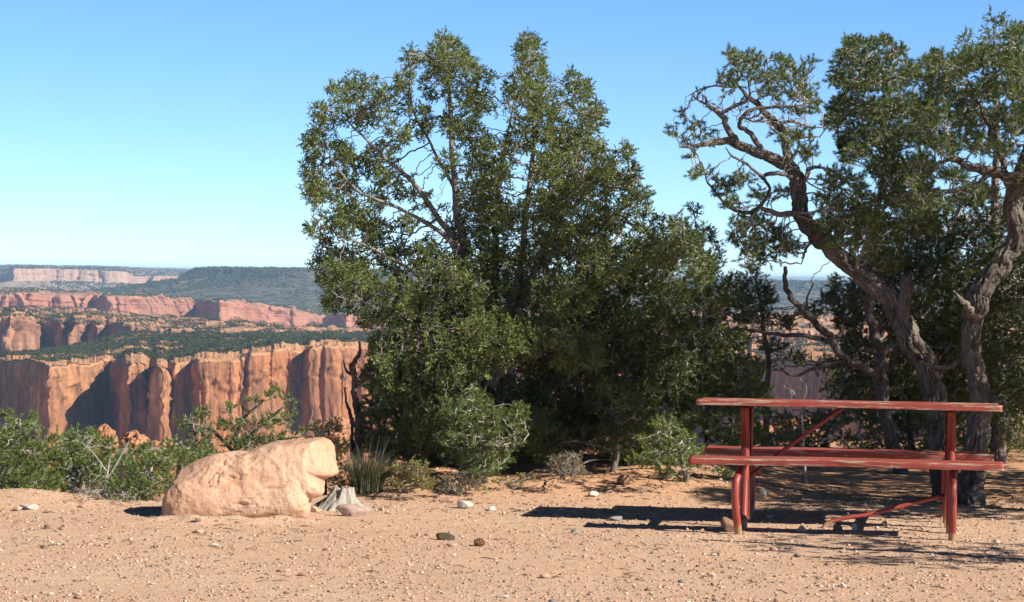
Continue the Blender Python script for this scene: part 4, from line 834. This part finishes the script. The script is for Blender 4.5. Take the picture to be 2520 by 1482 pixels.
# spiky grass clump and small tufts
def grass_clump(name, label, px, py, h, w, n, seed, stalks=0, mat='blade', group=None):
    p = on_ground(px, py); s = mpp(p[1]); r = np.random.default_rng(seed); mb = MB()
    root = empty(name, p); tag(root, label, 'grass', group)
    for part, m, nn in (('blades', mat, n), ('stalks', 'gleaf', stalks)):
        Vs = []; 
        for k in range(nn):
            a = r.uniform(0, 6.28); lean = r.uniform(.05, 1) ** .8 * (w / h) * (.6 if part == 'stalks' else 1); L = h * s * r.uniform(.55, 1.0) * (1.0 if part == 'stalks' else .72)
            b = np.array([math.cos(a), math.sin(a), 0]); o = b * r.uniform(0, w * s * .22); t = np.linspace(0, 1, 6)[:, None]
            c = o + b * lean * L * .5 * t ** 1.7 + np.array([0, 0, 1]) * L * (t - .12 * t ** 3 * lean)
            sd = np.cross(b, [0, 0, 1]); sd = sd * math.cos(k) + b * math.sin(k); wd = (.0024 if part == 'blades' else .0024) * (1 - .8 * t)
            Vs.append(np.stack([c - sd * wd, c + sd * wd], 1).reshape(-1, 3))
        if not nn: continue
        V = np.vstack(Vs); q = np.arange(5)[:, None] * 2 + np.array([0, 1, 3, 2])[None]
        Fc = (q[None] + (np.arange(nn) * 12)[:, None, None]).reshape(-1, 4)
        np_mesh(part, V, Fc, False, M[m], root)
grass_clump('grass_clump', 'tall dark spiky grass clump with pale seed stalks right of the boulder', 900, 1214, 155, 190, 900, 3, 40)
for px, py, sd, lab in ((2030, 1182, 5, 'left'), (2290, 1108, 6, 'right')):
    grass_clump('grass_tuft', 'pale dry grass tuft in the sun behind the table, %s one of two' % ('left' if sd == 5 else 'right'), px, 1104, 38, 60, 160, sd, 30, 'dleaf', 'dry grass tufts behind the table')

# ------------------------------------------------------------------ far canyon
def cy(y): return 621.7 + y * .3564      # rows measured on an enlarged view
def layer(name, ctrl, profile, mat, N_=1000, M1=50, M2=70, flute=(3, 12, 40), famp=(1, 2.5, 5), hum=(20, 3), seed=1, dn=0, back_pow=1.3, ledge=.0, crag=1.2, rimn=3.0):
    """ctrl rows: px, y of the rim, depth of the rim, y of the back edge, depth of the back edge"""
    c = np.array(ctrl, float); px = np.linspace(c[0, 0], c[-1, 0], N_)
    I = [np.interp(px, c[:, 0], c[:, k]) for k in range(5)]
    # soften the corners a little
    yr, dr, yb, db = I[1], I[2], I[3], I[4]
    dr = dr + dn * fbm(P3(px / 22.), 4, seed); yr = yr + rimn * fbm(P3(px / 26.), 5, seed + 50)
    def at_n(px, py, d):
        R = fwd[None] * F + RIGHT[None] * (px - CX)[:, None] - UP[None] * (py - CY)[:, None]; return CAM + R * (d / R[:, 1])[:, None]
    rim = at_n(px, yr, dr); back = at_n(px, yb, db)
    tx = np.gradient(rim[:, 0]); ty = np.gradient(rim[:, 1]); k = 9; ker = np.ones(k) / k
    tx, ty = np.convolve(np.pad(tx, k // 2, 'edge'), ker, 'valid'), np.convolve(np.pad(ty, k // 2, 'edge'), ker, 'valid')
    nrm = np.stack([ty, -tx], 1); nrm /= np.linalg.norm(nrm, axis=1)[:, None]
    s = np.concatenate([[0], np.cumsum(np.hypot(np.diff(rim[:, 0]), np.diff(rim[:, 1])))])
    rows = []; t = np.linspace(1, 0, M1, endpoint=False) ** back_pow
    for tt in t:
        p = rim + (back - rim) * tt
        h = fbm(P3(p[:, 0] / hum[0], p[:, 1] / hum[0]), 5, seed + 3); h = np.abs(h) * 2.2 - .35
        h = h * hum[1] * sstep(0, .06, tt) * (1 - sstep(.93, 1, tt)); q = p.copy(); q[:, 2] += h
        # stepped beds
        st = 1.6 * hum[1] / 3; z = q[:, 2] / st; zf = np.floor(z); fr = z - zf; q[:, 2] = np.where(tt < .98, (zf + sstep(.25, .75, fr)) * st, q[:, 2]); rows.append(q)
    pf = np.array(profile, float); v = np.linspace(0, 1, M2); acc = np.linspace(0, 1, len(pf))
    out = np.interp(v, acc, pf[:, 0]); drop = np.interp(v, acc, pf[:, 1]); fa = np.interp(v, acc, pf[:, 2])
    for o, dz, f in zip(out, drop, fa):
        z = rim[:, 2] - dz; fl = 0
        for w, a in zip(flute, famp):
            nz = fbm(P3(s / w + .18 * noise3(P3(s / w, z / w)), z / (w * 7), seed), 2, seed + int(w)); fl = fl + a * (np.minimum(np.abs(nz), .15) / .15 - 1) + (a * .55 * _hash(np.floor(s / w * 1.3 + .35 * noise3(P3(s / w, z / (w * 2.5), 3)) + (0 if dz < .3 * drop[-1] else .15)), np.zeros(len(s)), np.zeros(len(s)), seed + int(w)) if w != flute[0] else 0)
        led = ledge * fbm(P3(s / 60, z / 1.8), 2, seed + 8)
        sc3 = flute[1] * .8; blk = np.clip(fbm(P3(s / sc3, z / (sc3 * .8), seed), 4, seed + 12) * 3, -1, 1) * crag * min(1, 6 * dz / max(drop[-1], 1)) * (1.0 if dz < .16 * drop[-1] else .2)
        p = rim.copy(); p[:, :2] += nrm * (o + f * fl + led * min(1, f) + blk)[:, None]; p[:, 2] = z + (rim[:, 2] * 0)
        rows.append(p)
    V = np.array(rows); nr = len(rows); G = grid_faces(nr, N_)[:, ::-1]
    V2 = V.copy(); o = np_mesh(name, V2.reshape(-1, 3), G, False, M[mat]); tag(o, kind='structure')
    return V, M1
rt = [(1000, 850, 1190, 820, 1560), (1300, 850, 1190, 822, 1500), (1700, 868, 1320, 835, 1500), (1840, 872, 1240, 835, 1500), (1850, 880, 1180, 838, 1400), (1868, 880, 1200, 838, 1400), (1960, 890, 980, 840, 1400), (2100, 885, 800, 840, 1300), (2600, 890, 780, 845, 1300)]
A = [(-80, 900, 1250, 880, 1500), (0, 892, 1240, 878, 1500), (12, 886, 1230, 876, 1500), (72, 884, 1200, 872, 1500), (112, 900, 1105, 862, 1520), (122, 903, 1100, 860, 1520), (150, 897, 1120, 856, 1530), (172, 896, 1140, 853, 1530), (228, 892, 1190, 842, 1540),
     (256, 888, 1215, 836, 1540), (272, 890, 1215, 833, 1540), (300, 896, 1160, 826, 1540), (318, 893, 1110, 824, 1540), (345, 895, 1118, 823, 1540), (370, 904, 1150, 823, 1540), (386, 899, 1090, 823, 1540), (396, 898, 1086, 823, 1540), (414, 908, 1120, 823, 1540), (430, 896, 1116, 823, 1540),
     (470, 888, 1124, 823, 1540), (484, 886, 1106, 823, 1540), (530, 884, 1112, 823, 1540), (590, 882, 1124, 823, 1540), (640, 870, 1130, 823, 1540), (682, 860, 1138, 823, 1540), (750, 866, 1152, 824, 1540), (762, 858, 1140, 824, 1540), (860, 850, 1165, 824, 1540)] + rt
profA = [(-1.5, 0, 0), (.2, 1.2, .15), (1.2, 4, .4), (1.4, 9, .8), (2, 20, 1), (3, 35, 1), (5, 52, 1), (14, 70, .8), (40, 90, .3)]
VA, mA = layer('canyon_cliffs', A, profA, 'cliffA', 1900, 60, 110, (2.4, 7, 19), (.8, 1.6, 2.6), (26, 2.0), 3, 4, 1.2, .35, crag=1.6, rimn=8)
Bc = [(-100, 785, 1750, 770, 2300), (0, 783, 1750, 768, 2300), (28, 776, 1745, 766, 2300), (95, 792, 1800, 768, 2300), (100, 795, 1900, 768, 2300), (150, 792, 1840, 770, 2300), (165, 792, 1880, 770, 2300), (190, 794, 1790, 771, 2300), (215, 796, 1840, 772, 2300), (240, 797, 1790, 772, 2300), (262, 797, 1850, 772, 2300), (290, 800, 1760, 772, 2300), (320, 806, 1740, 775, 2300), (420, 812, 1720, 786, 2300), (480, 814, 1720, 793, 2250), (600, 819, 1720, 803, 2150), (780, 826, 1720, 818, 2000), (900, 830, 1700, 824, 2000), (1400, 826, 1700, 800, 2200), (1880, 815, 1700, 790, 2200), (2600, 815, 1700, 790, 2200)]
profB = [(-2, 0, 0), (.5, 2, .3), (1.5, 8, 1), (3, 25, 1), (5, 45, 1), (15, 60, .6)]
VB, mB = layer('canyon_plateau', Bc, profB, 'cliffB', 1100, 70, 70, (4, 12, 34), (1.2, 3, 7), (38, 5.5), 13, 10, 1.1, .5, crag=2)
Cc = [(-100, 728, 2750, 711, 4000), (0, cy(290), 2750, cy(252), 4000), (80, cy(278), 2760, cy(254), 4000), (110, cy(292), 2830, cy(262), 4000), (250, cy(300), 2850, cy(292), 3700), (255, cy(310), 2750, cy(295), 3700), (400, cy(303), 2830, cy(300), 3600), (415, cy(318), 2930, cy(316), 3500), (470, cy(325), 2950, cy(320), 3500), (480, cy(345), 3050, cy(330), 3500), (525, cy(338), 2700, cy(333), 3500), (545, cy(330), 2700, cy(328), 3500), (600, cy(342), 2790, cy(340), 3500), (625, cy(372), 2830, cy(365), 3500), (700, cy(388), 2880, cy(380), 3500), (760, cy(415), 2930, cy(400), 3500), (800, cy(435), 3000, cy(410), 3500), (850, cy(425), 2880, cy(415), 3500), (900, cy(440), 3000, cy(420), 3500), (1300, cy(440), 2900, cy(420), 3500), (1900, 778, 2900, 772, 3400), (2600, 780, 2900, 774, 3400)]
profC = [(-3, 0, 0), (1, 2, .3), (3, 10, 1), (8, 22, 1), (20, 36, 1), (60, 50, .5)]
VC, mC = layer('pink_cliffs', Cc, profC, 'cliffC', 1100, 40, 60, (7, 20, 60), (2.5, 6, 13), (50, 4), 23, 14, 1.2, .8, crag=3)
Ec = [(-100, 740, 4600, 738, 5200), (380, 735, 4600, 733, 5200), (405, cy(290), 4480, cy(285), 5200), (450, cy(170), 4400, cy(160), 5200), (480, cy(125), 4350, cy(118), 5400), (500, cy(119), 4300, cy(112), 6000), (640, cy(120), 4250, cy(113), 6000), (770, cy(122), 4200, cy(116), 6000), (1200, 684, 4200, 676, 6500), (1900, 696, 4300, 692, 6500), (2030, 696, 4300, 693, 6500), (2600, 702, 4300, 698, 6500)]
profE = [(0, 0, .0), (20, 8, .6), (30, 13, .6), (160, 32, 1), (320, 52, 1), (600, 84, 1), (900, 110, 1)]
VE, mE = layer('mesa_slope', Ec, profE, 'slopeE', 900, 24, 70, (40, 130, 380), (5, 14, 40), (90, 4), 33, 20, 1.2, 0, crag=5, rimn=1.5)
Dc = [(-150, cy(112), 5900, 651, 11000), (0, cy(150), 5900, 652.5, 11000), (20, cy(130), 5860, 653, 11000), (32, cy(112), 5760, 653, 11000), (130, cy(112), 5850, 655, 11000), (290, cy(128), 5900, 657, 11000), (312, cy(136), 5950, 658, 11000), (322, cy(150), 6300, 658.5, 11000), (330, cy(165), 6450, 659, 11000), (372, cy(165), 6560, 660, 11000), (380, cy(163), 6480, 660.5, 11000), (440, cy(160), 6620, 662, 11000), (470, cy(158), 6600, 664, 11000), (800, cy(160), 6600, 668, 11000), (1200, 690, 6500, 678, 11000), (1960, 700, 6500, 690, 11000), (2600, 712, 6500, 700, 11000)]
profD = [(-2, 0, .2), (1, 3, .8), (3, 14, 1), (6, 27, 1), (60, 36, .8), (160, 52, .8), (330, 76, .8), (700, 110, .6)]
VD, mD = layer('mesa', Dc, profD, 'cliffD', 1100, 26, 70, (10, 30, 90), (3, 5, 7), (120, 5), 43, 10, 1.6, .8, crag=3, rimn=.8)

# canyon floor far below
ff = []
fl_y = [300, 900, 1500, 2500, 4000, 7000, 12500]
V = np.array([[x * y * .35, y, -100 - (.01 * y)] for y in fl_y for x in np.linspace(-1, 1, 12)]); tag(np_mesh('canyon_floor', V, grid_faces(len(fl_y), 12), False, M['cliffB']), kind='structure')

OCT = (np.array([[1,0,0],[-1,0,0],[0,1,0],[0,-1,0],[0,0,1],[0,0,-1.]]), np.array([[0,2,4],[2,1,4],[1,3,4],[3,0,4],[2,0,5],[1,2,5],[3,1,5],[0,3,5]]))
def scrub(name, label, V, M1, n, rmin, rmax, seed, rows=None, thr=.0, nfreq=120., mask=None, faces=ICO1):
    r = np.random.default_rng(seed); nr, nc = V.shape[:2]; r0, r1 = rows or (1, M1)
    # area-ish weighting along depth
    i = r.integers(r0, r1 - 1, n * 3); j = np.where(r.random(n * 3) < .75, r.integers(0, int(nc * .39), n * 3), r.integers(int(nc * .6), nc - 1, n * 3)); a = r.random((n * 3, 1)); b = r.random((n * 3, 1))
    P = V[i, j] * (1 - a) * (1 - b) + V[i + 1, j] * a * (1 - b) + V[i, j + 1] * (1 - a) * b + V[i + 1, j + 1] * a * b
    nz = fbm(P3(P[:, 0] / nfreq, P[:, 1] / nfreq), 3, seed) + .35 * r.uniform(-1, 1, len(P)); P = P[nz > thr]
    if mask: P = P[mask(P)]
    P = P[:n]; n = len(P); V0, F0 = faces; sz = r.uniform(rmin, rmax, n) * (1 - .45 * (r.random(n) < .4))
    W_ = V0[None] * (1 + .35 * r.uniform(-1, 1, (n, len(V0), 1))) * sz[:, None, None] * np.array([1.1, 1.1, .72]); W_ += P[:, None, :] + np.array([0, 0, .35]) * sz[:, None, None]
    Fc = (F0[None] + (np.arange(n) * len(V0))[:, None, None]).reshape(-1, F0.shape[1])
    tag(np_mesh(name, W_.reshape(-1, 3), Fc, False, M['scrub']), label, 'scrub', kind='stuff')
def crown_tmpl(k, seed):
    """a bush as many small leaf clump faces"""
    r = np.random.default_rng(seed); V = []; 
    for q in range(k):
        c = r.normal(size=3); c /= np.linalg.norm(c); c *= r.uniform(.4, 1); c[2] = abs(c[2]) * 1.1 - .2
        a = r.normal(size=(3, 3)); a /= np.linalg.norm(a, axis=1)[:, None]; V.append(c + a * r.uniform(.25, .5))
    return np.vstack(V), np.arange(k * 3).reshape(-1, 3)
scrub('canyon_woodland', 'juniper scrub covering the top of the near canyon plateau', VA, mA, 12000, 1.2, 2.5, 3, (2, int(mA * .80)), -.07, 60., faces=crown_tmpl(26, 1))
scrub('plateau_woodland', 'scattered dark scrub between the rock domes of the second plateau', VB, mB, 6500, 1.4, 2.8, 4, (2, mB), -.03, 70., faces=crown_tmpl(20, 2))
scrub('rim_woodland', 'dark woodland on the flat land above the pink cliffs', VC, mC, 14000, 1.1, 2.2, 5, (1, mC - 3), -.35, 130., faces=OCT)
scrub('slope_woodland', 'blue green woodland covering the far mesa slope', VE, mE, 46000, 1.8, 3.4, 6, (4, VE.shape[0] - 1), -.30, 160., faces=OCT)
scrub('talus_woodland', 'sparse scrub on the pale talus under the far mesa cliff', VD, mD, 9000, 1.6, 2.8, 7, (mD + 30, VD.shape[0] - 1), -.05, 160., faces=OCT)
scrub('skyline_woodland', 'tiny trees along the far mesa skyline', VD, mD, 9000, 1.8, 3.6, 8, (1, mD - 1), -.2, 260., faces=OCT)

# rock knobs on the near slope
def outcrop(px, py, w, h, d, seed, label):
    p = at(px, py, d); s = mpp(d); V, Fc = ICO4; V = V.copy(); r = np.random.default_rng(seed)
    lobes = [(r.uniform(-.7, .7), r.uniform(-.4, .4), r.uniform(.35, .7)) for _ in range(6)]
    a = np.abs(fbm(V * 2.2 + seed, 4, seed)); V = V * (1.15 - .9 * a)[:, None]
    z = V[:, 2] * 6; zf = np.floor(z); V[:, 2] = (zf + sstep(.2, .8, z - zf)) / 6
    led = .07 * np.sin(V[:, 2] * 38 + 3 * fbm(V * 2, 2, seed)); V[:, :2] *= (1 + led)[:, None]
    o = np_mesh('rock_outcrop', V * [w * s / 2, w * s / 2, h * s * .75], Fc, False, M['outcrop']); o.location = Vector(p)
    tag(o, label, 'rock outcrop', 'rock outcrops on the slope below the rim')
for q in [(258, 1095, 60, 60, 95, 1, 'layered orange rock knob above the leafless grey shrub'), (330, 1100, 70, 50, 100, 2, 'ledgy reddish rock knob just right of the layered orange one'),
          (395, 1125, 110, 50, 80, 3, 'shadowed red rock ledge left of the spreading pinyon'), (830, 1075, 90, 60, 110, 4, 'broken sandstone ledge beside the dead snag'), (690, 1100, 130, 50, 110, 5, 'low sandstone ledge behind the top of the boulder'),
          (1860, 1075, 90, 50, 60, 6, 'tan rock heap seen under the left end of the table top'), (1960, 1062, 120, 50, 75, 7, 'tan rock slope seen under the table top near its brace')]:
    outcrop(*q)

# ------------------------------------------------------------------ haze, sky, sun, camera
SUN_EL = math.radians(33.3); SUN_AZ = math.radians(26)     # towards the camera side of due right
sd = Vector((math.cos(SUN_EL) * math.cos(SUN_AZ), -math.cos(SUN_EL) * math.sin(SUN_AZ), math.sin(SUN_EL)))
L = bpy.data.lights.new('sun', 'SUN'); L.energy = 5.0; L.angle = math.radians(.5); L.color = (1, .93, .82)
lo = bpy.data.objects.new('sun', L); COL.objects.link(lo); lo.rotation_euler = sd.to_track_quat('Z', 'Y').to_euler(); lo.location = (20, -5, 20)
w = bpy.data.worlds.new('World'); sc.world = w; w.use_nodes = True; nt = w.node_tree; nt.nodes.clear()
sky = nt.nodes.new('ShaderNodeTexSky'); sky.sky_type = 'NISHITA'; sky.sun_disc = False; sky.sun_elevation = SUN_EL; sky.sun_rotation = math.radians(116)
sky.altitude = 2200; sky.air_density = .7; sky.dust_density = 0; sky.ozone_density = 5.5
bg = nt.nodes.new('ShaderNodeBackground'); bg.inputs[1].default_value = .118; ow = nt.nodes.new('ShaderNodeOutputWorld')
hs = nt.nodes.new('ShaderNodeHueSaturation'); hs.inputs['Saturation'].default_value = 1.07; hs.inputs['Value'].default_value = 1.0; nt.links.new(sky.outputs[0], hs.inputs['Color'])
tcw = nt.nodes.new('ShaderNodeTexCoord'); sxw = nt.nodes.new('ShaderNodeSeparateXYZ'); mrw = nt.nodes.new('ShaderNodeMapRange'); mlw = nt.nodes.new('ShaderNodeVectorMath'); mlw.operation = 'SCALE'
nt.links.new(tcw.outputs['Generated'], sxw.inputs[0]); nt.links.new(sxw.outputs[2], mrw.inputs[0]); mrw.inputs[1].default_value = .11; mrw.inputs[2].default_value = .40; mrw.inputs[3].default_value = 1; mrw.inputs[4].default_value = .22  # added dimming of the sky towards the zenith, cuts ambient fill light
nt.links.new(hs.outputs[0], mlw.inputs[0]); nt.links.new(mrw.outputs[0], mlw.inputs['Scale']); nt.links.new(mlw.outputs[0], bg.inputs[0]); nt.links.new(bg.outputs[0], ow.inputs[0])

hz = np.array([[x, y, z] for x in (-5200, 5200) for y in (-120, 13500) for z in (-245, 9.0)])
ho = np_mesh('haze', hz, np.array([[0, 1, 3, 2], [4, 6, 7, 5], [0, 4, 5, 1], [2, 3, 7, 6], [0, 2, 6, 4], [1, 5, 7, 3]])); tag(ho, kind='stuff')
hm = bpy.data.materials.new('haze'); hm.use_nodes = True; nt = hm.node_tree; nt.nodes.clear()
pv = nt.nodes.new('ShaderNodeVolumePrincipled'); oo = nt.nodes.new('ShaderNodeOutputMaterial'); nt.links.new(pv.outputs[0], oo.inputs['Volume'])
pv.inputs['Color'].default_value = (.50, .72, 1, 1); pv.inputs['Density'].default_value = 1.2e-4; pv.inputs['Anisotropy'].default_value = .2
ho.data.materials.append(hm)

cd = bpy.data.cameras.new('camera'); co = bpy.data.objects.new('camera', cd); COL.objects.link(co); sc.camera = co
cd.sensor_width = 36; cd.lens = 36 * F / 2520; cd.clip_end = 40000; cd.clip_start = .1
from mathutils import Matrix
R = Matrix((tuple(RIGHT), tuple(UP), tuple(-fwd))).transposed(); co.matrix_world = Matrix.Translation(CAM) @ R.to_4x4()
sc.view_settings.view_transform = 'Standard'; sc.view_settings.look = 'None'; sc.view_settings.exposure = 0.66; sc.view_settings.gamma = 1
sc.render.resolution_x = 1024; sc.render.resolution_y = 602
sc.render.engine = 'CYCLES'
sc.cycles.volume_bounces = 0; sc.cycles.max_bounces = 5; sc.cycles.diffuse_bounces = 1; sc.cycles.transmission_bounces = 2; sc.cycles.transparent_max_bounces = 8
print('built', round(time.time() - T0, 1), 'polys', sum(len(m.polygons) for m in bpy.data.meshes))
